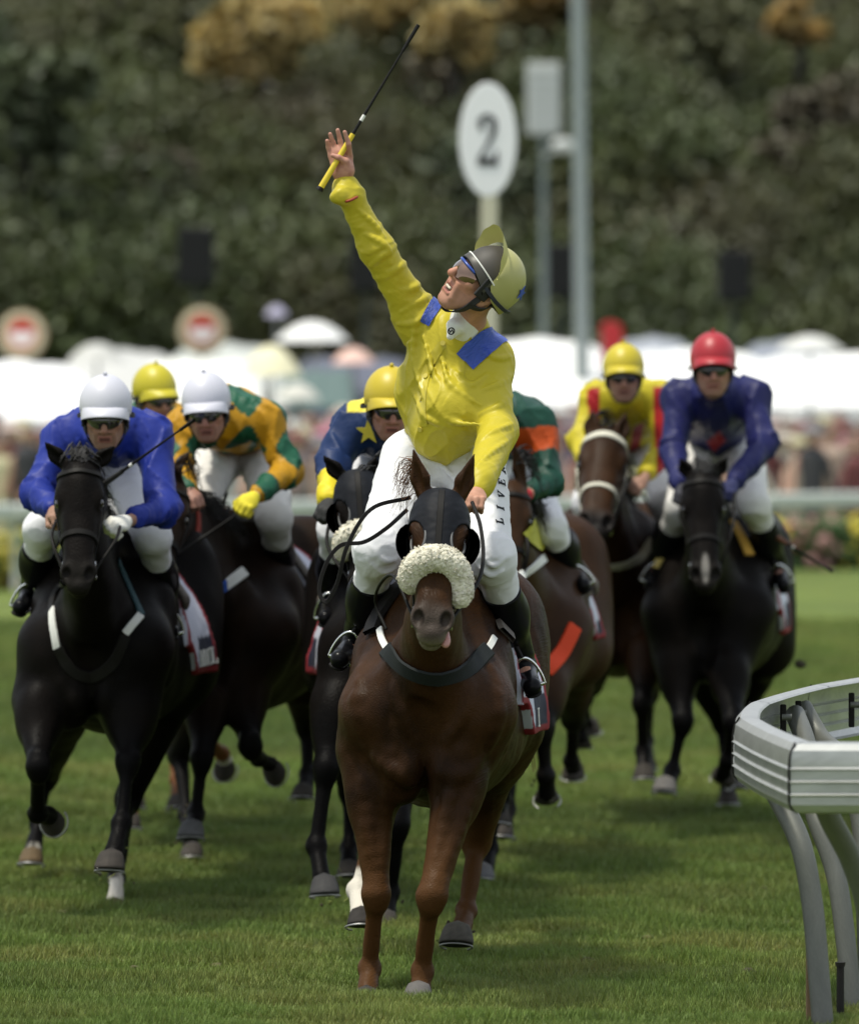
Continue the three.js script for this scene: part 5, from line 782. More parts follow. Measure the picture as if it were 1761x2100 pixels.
// ---------------------------------------------------------------- the field: each horse and its rider
const BLACK = { spec: 0.1, base: [0.0035, 0.003, 0.0027], light: [0.0075, 0.0058, 0.0048], points: [0.0035, 0.0032, 0.0032], muzzle: [0.016, 0.014, 0.012], hair: [0.008, 0.007, 0.007] };
const DARKBAY = { spec: 0.11, base: [0.0085, 0.005, 0.0033], light: [0.019, 0.0105, 0.006], points: [0.006, 0.0055, 0.0055], muzzle: [0.014, 0.012, 0.011], hair: [0.008, 0.007, 0.007] };
const BAY = { base: [0.022, 0.0105, 0.0045], light: [0.04, 0.018, 0.0072], points: [0.007, 0.006, 0.0055], muzzle: [0.014, 0.012, 0.011], hair: [0.01, 0.008, 0.007] };
const CHESTNUT = { base: [0.13, 0.05, 0.018], light: [0.19, 0.075, 0.026], points: [0.15, 0.06, 0.022], muzzle: [0.1, 0.06, 0.04], hair: [0.12, 0.05, 0.02] };
const LEADBAY = { base: [0.015, 0.0068, 0.0027], light: [0.046, 0.0202, 0.0072], points: [0.072, 0.032, 0.0105], muzzle: [0.055, 0.042, 0.034], chin: [0.19, 0.16, 0.12], hair: [0.15, 0.06, 0.024] };
const DOWN = { f: [0, -0.28, 0.96], u: [0, 0.96, 0.28] };

// 1: the winner
const H1 = horse({
  lead: true, label: 'reddish brown leading horse with black eye hood and sheepskin noseband', chest: [873, 22.0], yaw: -0.075, dy: -0.1, wide: 0.96, cell: 0.0105, hcell: 0.0048, coat: LEADBAY, maneSide: -1,
  poll: [906, 1004, 21.45], muz: [884, 1302, 21.12], turn: 0.02, ears: [[848, 922, 21.5], [972, 932, 21.5]], tail: [0.1, 1],
  hood: true, fleece: true, 
  legs: {
    fA: { e: [757, 1540, 22.2], j: [[772, 1832, 22.1], [757, 1986, 22.2], [751, 2068, 22.06]] },
    fB: { e: [958, 1530, 22.15], j: [[886, 1837, 21.86], [866, 1992, 22.0], [857, 2058, 21.94]], horn: [[0.1, 0.095, 0.09], [0.15, 0.14, 0.13]], },
    hA: { j: [[768, 1700, 23.8], [733, 1826, 23.72], [742, 1902, 23.5]], sock: 1.15, horn: [[0.02, 0.018, 0.017], [0.05, 0.045, 0.04]] },
    hB: { e: [1000, 1540, 23.3], j: [[978, 1725, 23.6], [956, 1868, 23.45], [936, 1942, 23.2]], sock: 0.32, horn: [[0.12, 0.11, 0.085], [0.03, 0.028, 0.026]], hoof: 1.2 },
  },
  clothZ: [-1.1, -0.45], clothY: 1.0,
  ridges: [{ r: 0.03, p: [[768, 1555], [815, 1592], [868, 1590]] }, { r: 0.03, p: [[992, 1555], [945, 1590], [900, 1585]] }, { r: 0.034, p: [[742, 1350], [730, 1430], [748, 1530]] }, { r: 0.034, p: [[1008, 1370], [1022, 1460], [1004, 1545]] }, { r: 0.022, p: [[806, 1410], [822, 1460], [850, 1520]] }, { r: 0.022, p: [[965, 1410], [950, 1465], [915, 1520]] }, { r: 0.022, p: [[742, 1600], [752, 1690], [768, 1775]] }, { r: 0.022, p: [[795, 1610], [795, 1690], [788, 1770]] }, { r: 0.022, p: [[925, 1610], [905, 1700], [880, 1780]] }, { r: 0.02, p: [[975, 1610], [945, 1700], [908, 1780]] }],
  bands: [
    { name: 'breastplate', pts: [[792, 1332, 21.75], [830, 1372, 21.65], [893, 1392, 21.6], [955, 1374, 21.65], [1000, 1332, 21.75]], w: 0.062, t: 0.008, mat: phys({ color: new THREE.Color().setRGB(0.015, 0.018, 0.018), roughness: 0.7, specularIntensity: 0.3, side: THREE.DoubleSide }) },
    { name: 'breastplate_strap', pts: [[779, 1290, 21.9], [784, 1312, 21.8], [800, 1340, 21.75]], w: 0.026, t: 0.006, mat: webWhite, label: 'white webbing on the breastplate' },
    { name: 'breastplate_strap', pts: [[1012, 1308, 21.85], [1003, 1325, 21.8], [990, 1342, 21.75]], w: 0.026, t: 0.006, mat: webWhite, label: 'white webbing on the breastplate' },
    { name: 'girth_strap', pts: [[818, 1205, 22], [793, 1240, 22], [772, 1275, 22], [764, 1298, 22]], w: 0.075, t: 0.018, mat: leather }, { name: 'girth_strap', pts: [[978, 1195, 22], [1000, 1225, 22], [1022, 1265, 22], [1035, 1305, 22]], w: 0.085, t: 0.018, mat: leatherBrown },
  ],
});
{ const m = H1.H; const tg = new Field([ell(m(0.048, 0.55, -0.088), [0.016, 0.034, 0.012].map(v => v * H1.hs), 0.01, [H1.X, H1.S, H1.D]), ell(m(0.052, 0.575, -0.082), [0.013, 0.02, 0.01].map(v => v * H1.hs), 0.02, [H1.X, H1.S, H1.D])], 0.004).mesh(null); part(H1.root, 'tongue', tg, phys({ color: new THREE.Color().setRGB(0.42, 0.2, 0.17), roughness: 0.35 })); }
const Y1 = [0.5, 0.415, 0.028], BLUE1 = [0.03, 0.075, 0.42];
const J1pos = { pelvis: [905, 950, 22.72], chest: [925, 745, 22.6], hem: [905, 905, 22.68], neck: [957, 668, 22.5], shA: [858, 655, 22.6], shB: [1003, 742, 22.55], elA: [772, 510, 22.5], wrA: [706, 377, 22.45], elB: [1022, 885, 22.35], wrB: [978, 1010, 21.95], hipA: [845, 945, 22.72], hipB: [968, 945, 22.72], knA: [775, 1140, 22.25], knB: [1010, 1150, 22.25], anA: [728, 1315, 22.6], anB: [1072, 1365, 22.6], toA: [696, 1352, 22.4], toB: [1090, 1408, 22.4] };
const hand1 = (() => {
  const q = (x, y, z) => P(x, y, 22.45 + z), L = [];
  L.push(cap(q(706, 384, 0), q(705, 360, 0), 0.026, 0.03, 0.02, { n: V(0, 0, 1), q: 0.7 }), cap(q(700, 350, 0), q(694, 320, 0.006), 0.035, 0.036, 0.02, { n: V(0.1, 0, 1).normalize(), q: 0.5 }), cap(q(710, 348, -0.012), q(708, 322, 0), 0.028, 0.026, 0.02, { n: V(0, 0, 1), q: 0.6 }));
  const fg = [[[717, 321, -0.004], [715, 296, -0.04], [707, 271, -0.05]], [[704, 315, 0.006], [698, 290, 0.004], [692.5, 267, -0.004]], [[691, 316, 0.008], [683, 293, 0.006], [677, 275, -0.004]], [[680, 322, 0.008], [674, 303, 0.004], [671, 289, -0.006]]];
  for (const [a, b, c] of fg) L.push(cap(q(...a), q(...b), 0.0112, 0.0098, 0.008), cap(q(...b), q(...c), 0.0096, 0.0076, 0.004));
  L.push(cap(q(713, 350, -0.015), q(709, 331, -0.03), 0.018, 0.014, 0.014), cap(q(709, 331, -0.03), q(694, 323, -0.04), 0.0125, 0.0105, 0.006), cap(q(694, 323, -0.04), q(682.5, 319, -0.035), 0.0105, 0.0085, 0.004));
  return L;
})();
const J1 = rider({
  lead: true, label: 'jockey in plain yellow silks with right arm and whip raised, looking upwards', J: J1pos, head: [988, 582, 22.36], f: [-0.67, 0.53, 0.52], u: [0.66, 0.74, 0.1], hs: 1.12, jaw: 0.013, peak: 0.012, tilt: 0.2, goggle: 1.2, bulk: 1.03, wrinkle: 0.75, armW: 0.35,
  handA: { prims: hand1, cell: 0.0032, color: (x, y, z) => { const n = noise(x * 70, y * 70, z * 70); return lerpC([0.5, 0.26, 0.19], [0.42, 0.2, 0.15], clamp(0.5 + n, 0, 1)); } }, handB: { to: [965, 1040, 21.8] }, bareA: 0.04, bareB: 0.04,
  skin: [0.47, 0.245, 0.165], cap: { color: [0.42, 0.4, 0.15], peak: [0.05, 0.045, 0.035] }, flapColor: [0.52, 0.48, 0.16], capLabel: 'pale yellow racing helmet',
  flap: (rx, ry, rz) => { const n = 40, r = 8, pos = [], idx = []; for (let i = 0; i <= n; i++) for (let j = 0; j <= r; j++) { const a = mix(-1.45, 1.45, i / n), t = j / r, cs = Math.max(0, Math.cos(a * 1.08)), e = 0.012 * t + 0.018 * t * cs; pos.push(Math.sin(a) * (rx * 1.02 + e), 0.035 + Math.cos(a) * (ry * 1.02 + e * 1.2) - 0.004 * t * t * cs, 0.03 + 0.062 * t * cs ** 0.8 + 0.002 * Math.sin(a * 14) * t); if (i < n && j < r) { const q = i * (r + 1) + j, p = q + r + 1; idx.push(q, p, q + 1, p, p + 1, q + 1); } } const g = new THREE.BufferGeometry(); g.setAttribute('position', new THREE.Float32BufferAttribute(pos, 3)); g.setIndex(idx); g.setAttribute('uv', new THREE.Float32BufferAttribute(new Float32Array(pos.length / 3 * 2), 2)); g.computeVertexNormals(); return g; },
  frameMat: std({ color: new THREE.Color().setRGB(0.02, 0.06, 0.3), roughness: 0.3 }), strapMat: std({ color: new THREE.Color().setRGB(0.015, 0.018, 0.03), roughness: 0.6, side: THREE.DoubleSide }),
  lens: phys({ color: new THREE.Color().setRGB(0.2, 0.12, 0.08), roughness: 0.07, metalness: 0.8, clearcoat: 1, clearcoatRoughness: 0.02, side: THREE.DoubleSide }),
  extra: J => [cap(P(905, 880, 22.55), P(935, 840, 22.5), 0.12, 0.14, 0.06), cap(J.elB, P(985, 985, 22.0), 0.062, 0.05, 0.03), cap(P(724, 410, 22.45), P(698, 402, 22.4), 0.044, 0.03, 0.02, { n: V(0, 0, 1), q: 0.8 }), cap(P(706, 388, 22.45), P(722, 398, 22.45), 0.038, 0.04, 0.02), cap(P(716, 380, 22.45), P(690, 405, 22.42), 0.03, 0.022, 0.015)],
  folds: [
    [[735, 430, 22.3], [775, 470, 22.25], [800, 540, 22.3]], [[760, 545, 22.3], [790, 520, 22.2], [815, 500, 22.3]], [[775, 570, 22.3], [815, 550, 22.2], [840, 530, 22.3]], [[800, 600, 22.3], [850, 590, 22.2], [885, 560, 22.3]], [[822, 640, 22.3], [865, 615, 22.2], [895, 590, 22.3]], [[815, 665, 22.3], [855, 660, 22.2], [885, 620, 22.3]],
    [[850, 660, 22.3], [850, 740, 22.2], [868, 815, 22.2]], [[868, 690, 22.2], [895, 780, 22.15], [950, 850, 22.2]], [[905, 735, 22.2], [925, 790, 22.1], [985, 830, 22.2]], [[930, 760, 22.2], [965, 790, 22.15], [995, 770, 22.2]], [[845, 800, 22.2], [880, 860, 22.2], [950, 880, 22.2]], [[880, 830, 22.15], [930, 865, 22.15], [985, 870, 22.2]],
    [[990, 800, 22.1], [1020, 790, 22.1], [1050, 770, 22.2]], [[985, 850, 22.1], [1020, 835, 22.1], [1055, 810, 22.2]], [[985, 905, 22.0], [1015, 885, 22.0], [1050, 870, 22.1]], [[975, 960, 21.9], [1005, 930, 21.9], [1040, 905, 22.0]], [[750, 480, 22.3], [785, 500, 22.2], [800, 520, 22.3]], [[990, 720, 22.2], [1020, 735, 22.2], [1045, 730, 22.3]],
  ],
  foldsB: [[[800, 900, 22.4], [850, 925, 22.4], [880, 950, 22.4]], [[935, 990, 22.3], [905, 955, 22.3], [870, 945, 22.3]], [[940, 990, 22.3], [960, 955, 22.3], [975, 920, 22.3]], [[930, 1010, 22.3], [880, 1000, 22.3], [840, 980, 22.3]], [[760, 1120, 22.1], [790, 1150, 22.0], [820, 1140, 22.1]], [[755, 1150, 22.1], [785, 1172, 22.0], [810, 1165, 22.1]], [[985, 1130, 22.1], [1010, 1160, 22.0], [1030, 1150, 22.1]], [[985, 1165, 22.1], [1005, 1180, 22.0], [1030, 1170, 22.1]]],
  baggy: 1.06, extraB: J => [ell(P(775, 1125, 22.2), [0.085, 0.09, 0.085], 0.05), ell(P(1008, 1140, 22.2), [0.08, 0.085, 0.085], 0.05)],
  silk: () => Y1,
});
// the shoulder bars, collar, buttons, cuff band and lettering
{
  const blueM = phys({ color: new THREE.Color().setRGB(...BLUE1), roughness: 0.38, sheen: 0.3, side: THREE.DoubleSide, bumpMap: silkBump, bumpScale: 0.004 });
  const silkP = J1.SF;
  part(J1.silks, 'shoulder_bar', patchPx(silkP, [[953, 742, 22.4, 24], [973, 722, 22.4, 25], [1000, 699, 22.4, 25], [1020, 688, 22.45, 21], [1038, 685, 22.5, 15]], 0.005), blueM, 'blue bar over the left shoulder');
  part(J1.silks, 'shoulder_bar', patchPx(silkP, [[870, 664, 22.4, 11], [880, 646, 22.4, 12], [892, 626, 22.4, 13], [904, 606, 22.45, 13]], 0.005), blueM, 'blue bar over the right shoulder');
  const collarPts = [[912, 650, 22.36], [914, 672, 22.33], [925, 690, 22.3], [945, 682, 22.3], [970, 668, 22.36], [990, 660, 22.44]].map(PA);
  const cg = new Field([cap(P(953, 674, 22.48), P(956, 656, 22.46), 0.064, 0.06, 0.02), cap(P(923, 690, 22.39), P(932, 672, 22.4), 0.014, 0.034, 0.03)], 0.005).mesh(null, 2), col = part(J1.root, 'collar', cg, webWhite);
  part(col, 'emblem', inFrame(merge([new THREE.TorusGeometry(0.0115, 0.0024, 6, 24), tube([V(-0.009, 0.006, 0), V(-0.002, -0.006, 0), V(0.002, 0.006, 0), V(0.009, -0.006, 0)], 0.0022, 12, 5)]), P(925, 679, 22.335), V(0.95, -0.15, 0.25).normalize(), V(0.2, 0.95, 0).normalize(), V(-0.2, 0, 1).normalize()), leather);
  for (const b of [[908, 704], [874, 772], [864, 817], [862, 880]]) { const o = hit(silkP, b[0], b[1], 22.4, 0.004), fr = frameOf(o.n, V(0, 1, 0.01)); part(J1.silks, 'button', inFrame(new THREE.CylinderGeometry(0.0095, 0.0095, 0.006, 16).rotateX(Math.PI / 2), o.p, ...fr), std({ color: new THREE.Color().setRGB(0.6, 0.5, 0.08), roughness: 0.4 })); }
  part(J1.silks, 'placket', patchPx(silkP, [[908, 704, 22.4, 9], [884, 742, 22.4, 9], [868, 790, 22.4, 9], [864, 835, 22.4, 9], [868, 875, 22.4, 9]], 0.0022, 40, 6), phys({ color: new THREE.Color().setRGB(...Y1), roughness: 0.4, sheen: 0.3, side: THREE.DoubleSide }));
  part(J1.silks, 'cuff_band', tube([[703, 413, 22.4], [715, 412, 22.38], [730, 405, 22.4], [737, 400, 22.45]].map(PA), 0.005, 16, 6), std({ color: new THREE.Color().setRGB(0.3, 0.05, 0.02), roughness: 0.7 }));
  part(J1.root, 'armlet', new THREE.TorusGeometry(0.029, 0.003, 6, 20).rotateX(Math.PI / 2).translate(...P(706, 384, 22.45).toArray()), webWhite);
  const ink = std({ color: 0x0b0d16, roughness: 0.8, side: THREE.DoubleSide }), word = 'OLIVER';
  [...'LIVER'].forEach((ch, i) => { const t = i / 4, o = hit(J1.BF, mix(1024, 1030, t), mix(1068, 962, t), 22.5, 0.001), fr = frameOf(o.n, V(-1, 0.1, 0.4)); part(J1.breeches, 'letter', inFrame(letters(ch, 0.034, 0.002), o.p, ...fr), ink); });
  const tb = new Field([cap(J1.at(-0.013, -0.0745, 0.086), J1.at(0.013, -0.0745, 0.086), 0.006, 0.006, 0.003, { n: J1.Y, q: 0.9 })], 0.0022).mesh(null); part(J1.root, 'teeth', tb, phys({ color: new THREE.Color().setRGB(0.62, 0.56, 0.45), roughness: 0.3 }));
  const star = new THREE.Shape(); for (let i = 0; i < 10; i++) { const r = i % 2 ? 0.012 : 0.03, a = Math.PI / 2 + i * Math.PI / 5; star[i ? 'lineTo' : 'moveTo'](Math.cos(a) * r, Math.sin(a) * r); }
  const sn = V(0.75, 0.25, -0.6).normalize(); part(J1.helmet, 'star', inFrame(new THREE.ExtrudeGeometry(star, { depth: 0.003, bevelEnabled: false }), J1.at(0.073, 0.063, -0.089), ...frameOf(J1.X.clone().multiplyScalar(sn.x).addScaledVector(J1.Y, 0.3).addScaledVector(J1.Z, -0.6), J1.Y), 1), std({ color: new THREE.Color().setRGB(...BLUE1), roughness: 0.5, side: THREE.DoubleSide }));
  const tr = []; for (let i = 0; i <= 24; i++) { const a = mix(-1.3, 1.3, i / 24); { const y = 0.0 - 0.01 * (a / 1.3) ** 2, z = Math.cos(a) * 0.112 - 0.012, c = Math.cos(0.2), s = Math.sin(0.2); tr.push(J1.at(Math.sin(a) * 0.1, 0.035 + y * c + z * s, z * c - y * s)); } } part(J1.helmet, 'trim', tube(tr, 0.0032, 40, 6), webWhite);
}
whip('yellow gripped whip held aloft across the open hand', P(656, 388, 22.41), P(858, 51, 22.46), 0.0098, 0.335, [0.68, 0.52, 0.03]);
// reins in a loop to the left of the winner's head, and to the hands
rein(H1.root, [H1.bits[1], P(985, 1180, 21.5), P(985, 1080, 21.75), P(968, 1030, 21.85)]); rein(H1.root, [H1.bits[0], P(805, 1180, 21.5), P(770, 1235, 21.8), P(792, 1290, 21.75)], 0.006);
part(H1.root, 'loose_rein', band(spline([[842, 1020, 21.6], [760, 1045, 21.5], [712, 1120, 21.45], [690, 1200, 21.45], [668, 1235, 21.45], [655, 1215, 21.46], [672, 1150, 21.48], [700, 1118, 21.5], [745, 1112, 21.5], [790, 1085, 21.55], [835, 1045, 21.65]].map(PA), 90).map(p => ({ p, n: V(0.2, 0.15, 1).normalize() })), 0.0145, 0.004), leather);

// 2: black horse, royal blue silks
const H2 = horse({
  label: 'black horse at the far left under the royal blue jockey', chest: [190, 25.2], yaw: -0.09, coat: BLACK, wide: 0.98, forelock: true,
  poll: [163, 940, 24.45], muz: [160, 1207, 24.2], ears: [[90, 903, 24.5], [238, 912, 24.5]],
  legs: {
    fA: { e: [80, 1440, 25.3], j: [[79, 1572, 25.0], [77, 1668, 25.25], [112, 1674, 25.45]], front: [0, -1, -0.3] },
    fB: { e: [272, 1440, 25.3], j: [[262, 1560, 25.1], [250, 1690, 24.98], [227, 1788, 24.8]], fat: 1.1, hoof: 1.15 },
    hA: { j: [[95, 1590, 27.4], [78, 1690, 27.3], [66, 1774, 27.1]], sock: 0.4, horn: [[0.08, 0.06, 0.035], [0.16, 0.11, 0.06]] },
    hB: { j: [[262, 1640, 26.6], [240, 1800, 26.1], [235, 1880, 25.8]], sock: 0.95, horn: [[0.1, 0.075, 0.05], [0.16, 0.12, 0.08]] },
  },
  clothZ: [-1.05, -0.6], clothY: 0.98,
  bands: [{ name: 'breastplate', pts: [[120, 1328, 24.8], [150, 1375, 24.75], [190, 1388, 24.7], [230, 1362, 24.75], [258, 1302, 24.85]], w: 0.05, t: 0.007, mat: leather }, { name: 'shoulder_strap', pts: [[128, 1195, 24.9], [110, 1225, 24.9], [107, 1252, 24.9]], w: 0.03, t: 0.006, mat: leather }, { name: 'shoulder_strap', pts: [[290, 1262, 24.95], [262, 1200, 25], [240, 1150, 25]], w: 0.035, t: 0.007, mat: webbing(0x2d4a50) }, { name: 'breastplate_strap', pts: [[108, 1250, 24.9], [110, 1280, 24.85], [118, 1330, 24.8]], w: 0.035, t: 0.006, mat: webWhite }, { name: 'breastplate_strap', pts: [[288, 1262, 24.95], [272, 1280, 24.9], [255, 1300, 24.85]], w: 0.035, t: 0.006, mat: webWhite }],
});
const plain = c => () => c;
const J2 = rider({
  label: 'jockey in royal blue silks and white cap crouching at the far left', ...DOWN, head: [217, 850, 24.75], cap: { color: [0.56, 0.56, 0.62] }, hs: 1.06, skin: [0.33, 0.19, 0.13],
  J: { pelvis: [225, 900, 26.2], chest: [218, 885, 25.15], neck: [217, 895, 24.95], shA: [130, 900, 25.1], shB: [308, 895, 25.1], elA: [76, 1010, 24.95], elB: [338, 1045, 24.9], wrA: [112, 1048, 24.7], wrB: [258, 1070, 24.65], hipA: [165, 980, 26.0], hipB: [270, 985, 26.0], knA: [88, 1085, 25.35], knB: [312, 1100, 25.35], anA: [65, 1215, 25.75], anB: [346, 1268, 25.75], toA: [42, 1245, 25.5], toB: [350, 1295, 25.5] },
  handA: {}, handB: { glove: [0.75, 0.74, 0.68] }, bareB: 0.3, bareA: 0.12, silk: plain([0.015, 0.03, 0.23]), bulk: 1.02,
});
whip('black whip with white collar slanting up from the blue jockey', P(215, 992, 24.6), P(399, 861, 24.4), 0.0105, 0.2, [0.02, 0.02, 0.02]);
rein(H2.root, [H2.bits[1], P(236, 1110, 24.4), P(248, 1075, 24.6)]); rein(H2.root, [H2.bits[0], P(108, 1110, 24.4), P(118, 1060, 24.65)]);

// 3: chestnut, mostly hidden
const H3 = horse({
  label: 'chestnut horse with a white sock, mostly hidden behind the black horse', chest: [318, 29.2], yaw: -0.1, coat: CHESTNUT,
  poll: [310, 980, 28.5], muz: [300, 1200, 28.2], ears: [[285, 930, 28.6], [338, 932, 28.6]],
  legs: {
    fA: { j: [[270, 1520, 29], [268, 1640, 29.1], [268, 1700, 29.0]] }, fB: { e: [395, 1400, 29.2], j: [[398, 1490, 28.9], [455, 1545, 29.3], [466, 1572, 29.4]], sock: 0.95, front: [0, -0.7, -0.4] },
    hA: { j: [[280, 1500, 31], [280, 1600, 30.9], [278, 1660, 30.7]] }, hB: { j: [[350, 1500, 31.2], [365, 1600, 31], [365, 1660, 30.8]] },
  },
});
rider({
  label: 'jockey in a yellow cap half hidden between the blue and gold jockeys', f: [0.45, -0.25, 0.85], u: [0.1, 0.96, 0.27], head: [318, 812, 28.8], cap: { color: [0.5, 0.43, 0.012] }, skin: [0.36, 0.2, 0.13],
  J: { pelvis: [325, 880, 30.0], chest: [320, 870, 29.1], neck: [320, 858, 28.95], shA: [245, 880, 29.0], shB: [352, 880, 29.0], elA: [240, 960, 28.9], elB: [356, 960, 28.9], wrA: [285, 1010, 28.6], wrB: [335, 1010, 28.6], knA: [235, 1050, 29.3], knB: [395, 1050, 29.3], anA: [215, 1160, 29.6], anB: [400, 1160, 29.6], toA: [210, 1185, 29.4], toB: [405, 1185, 29.4] },
  handA: {}, handB: {}, silk: (a, b, c, p) => (Math.sin(p.y * 24 + p.x * 16) > 0 ? [0.42, 0.23, 0.01] : [0.015, 0.1, 0.05]),
});

// 4: dark bay, gold and green
const H4 = horse({
  label: 'dark bay horse with blue breast strap under the gold and green jockey', chest: [452, 27.0], yaw: -0.17, coat: DARKBAY, wide: 1.0,
  poll: [352, 985, 26.3], muz: [318, 1205, 26.0], ears: [[392, 925, 26.35], [330, 930, 26.3]],
  legs: {
    fA: { e: [425, 1420, 27.0], j: [[415, 1552, 26.8], [402, 1668, 26.8], [394, 1722, 26.65]], horn: [[0.09, 0.09, 0.09], [0.16, 0.16, 0.16]], hoof: 1.1 },
    fB: { e: [500, 1400, 27.1], j: [[514, 1530, 26.9], [530, 1556, 27.3], [568, 1574, 27.45]], front: [0, -1, 0] },
    hA: { j: [[368, 1545, 28.7], [382, 1670, 28.5], [396, 1762, 28.2]] }, hB: { e: [622, 1380, 28.4], j: [[630, 1490, 28.9], [632, 1588, 28.8], [622, 1640, 28.6]] },
  },
  clothZ: [-1.05, -0.6], clothY: 0.98,
  bands: [{ name: 'breast_strap', pts: [[402, 1242, 26.7], [430, 1225, 26.65], [470, 1195, 26.7]], w: 0.05, t: 0.007, mat: webbing(0x1d4fa8), label: 'blue breast strap' }, { name: 'breast_strap_end', pts: [[462, 1200, 26.75], [480, 1187, 26.8], [500, 1173, 26.9]], w: 0.05, t: 0.008, mat: webWhite }, { name: 'neck_strap', pts: [[405, 1050, 26.7], [404, 1090, 26.6], [385, 1145, 26.55]], w: 0.045, t: 0.007, mat: webbing(0x8a2c1a), label: 'rust red neck strap' }],
});
const GOLD4 = [0.45, 0.23, 0.008], GREEN4 = [0.013, 0.09, 0.048];
rider({
  label: 'jockey in gold and green diamond silks with white cap and yellow gloves', f: [-0.05, -0.3, 0.95], u: [-0.08, 0.95, 0.3], head: [424, 838, 26.5], cap: { color: [0.56, 0.56, 0.62] }, hs: 1.06, skin: [0.36, 0.19, 0.14],
  J: { pelvis: [500, 890, 28.0], chest: [462, 852, 26.9], neck: [440, 862, 26.75], shA: [378, 880, 26.8], shB: [545, 860, 26.8], elA: [365, 960, 26.7], elB: [590, 965, 26.75], wrA: [390, 1010, 26.5], wrB: [520, 1020, 26.4], hipA: [440, 950, 27.9], hipB: [545, 950, 27.9], knA: [410, 1030, 27.1], knB: [562, 1062, 27.1], anA: [420, 1190, 27.5], anB: [578, 1218, 27.5], toA: [415, 1230, 27.3], toB: [585, 1262, 27.3] },
  handA: {}, handB: { to: [484, 1052, 26.3], glove: [0.7, 0.6, 0.03] }, bareB: 0.14, bulk: 1.02, white: [0.62, 0.6, 0.56],
  silk: (a, b, c, p) => { const u = p.x * 5.2 - p.z * 2.2, v = p.y * 4.2 - p.z * 1.5; return (Math.sin((u + v) * 3.1) * Math.sin((u - v) * 3.1) + 0.05 > 0) ? GOLD4 : GREEN4; },
});
rein(H4.root, [H4.bits[0], P(420, 1100, 26.3), P(480, 1060, 26.3)], 0.008);

// 5: black horse in a hood
const H5 = horse({
  label: 'black hooded horse with sheepskin noseband just left of the winner', chest: [812, 25.0], yaw: 0.02, coat: BLACK, wide: 0.92,
  poll: [732, 965, 24.35], muz: [752, 1222, 24.1], ears: [[660, 932, 24.4], [772, 935, 24.4]], hood: true, fleece: true,
  legs: {
    fA: { e: [690, 1450, 25.0], j: [[670, 1572, 24.85], [648, 1735, 24.8], [666, 1838, 24.65]], hoof: 1.12, horn: [[0.035, 0.035, 0.036], [0.07, 0.068, 0.066]] },
    fB: { e: [830, 1480, 25.1], j: [[815, 1690, 24.9], [800, 1830, 25.0], [790, 1905, 24.9]] },
    hA: { j: [[720, 1620, 27], [715, 1740, 26.9], [716, 1800, 26.7]] }, hB: { e: [970, 1480, 26.5], j: [[1008, 1660, 27.1], [1004, 1740, 27.1], [988, 1806, 26.9]], horn: [[0.09, 0.09, 0.09], [0.14, 0.14, 0.14]] },
  },
  clothY: 0.98,
});
const NAVY5 = [0.012, 0.03, 0.1];
const J5 = rider({
  label: 'jockey in dark blue silks with yellow star and yellow cap behind the winner', f: [0.12, -0.25, 0.95], u: [0.05, 0.96, 0.25], head: [800, 832, 24.75], cap: { color: [0.52, 0.4, 0.015] }, hs: 1.05, skin: [0.38, 0.2, 0.15],
  J: { pelvis: [800, 900, 26.0], chest: [790, 870, 25.1], neck: [798, 870, 24.95], shA: [722, 880, 25.0], shB: [872, 880, 25.0], elA: [684, 950, 24.9], elB: [880, 1000, 24.9], wrA: [676, 1030, 24.65], wrB: [830, 1060, 24.6], knA: [690, 1090, 25.2], knB: [880, 1100, 25.2], anA: [680, 1230, 25.5], anB: [900, 1240, 25.5], toA: [668, 1268, 25.2], toB: [905, 1270, 25.3] },
  handA: { glove: [0.02, 0.02, 0.02] }, handB: {}, bulk: 1.02,
  silk: (a, b, c, p, J) => { const w = J.wrA, d = p.distanceTo(w); if (d < 0.19) return [0.75, 0.6, 0.03]; const s = p.clone().sub(J.shA), q = Math.hypot(s.x - 0.02, s.z); if (s.y > 0.07 && q < 0.3 && s.x > -0.02) return [0.72, 0.62, 0.06]; return NAVY5; },
});
{ const star = new THREE.Shape(); for (let i = 0; i < 10; i++) { const r = i % 2 ? 0.022 : 0.055, a = Math.PI / 2 + i * Math.PI / 5; star[i ? 'lineTo' : 'moveTo'](Math.cos(a) * r, Math.sin(a) * r); } const o = hit(J5.SF, 757, 885, 24.9, 0.004); part(J5.silks, 'star', inFrame(new THREE.ExtrudeGeometry(star, { depth: 0.004, bevelEnabled: false }), o.p, ...frameOf(o.n.clone().add(V(0, 0, 1)), V(0, 1, 0))), std({ color: new THREE.Color().setRGB(0.6, 0.5, 0.04), roughness: 0.5, side: THREE.DoubleSide })); }
rein(H5.root, [H5.bits[0], P(672, 1120, 24.4), P(680, 1050, 24.6)]);

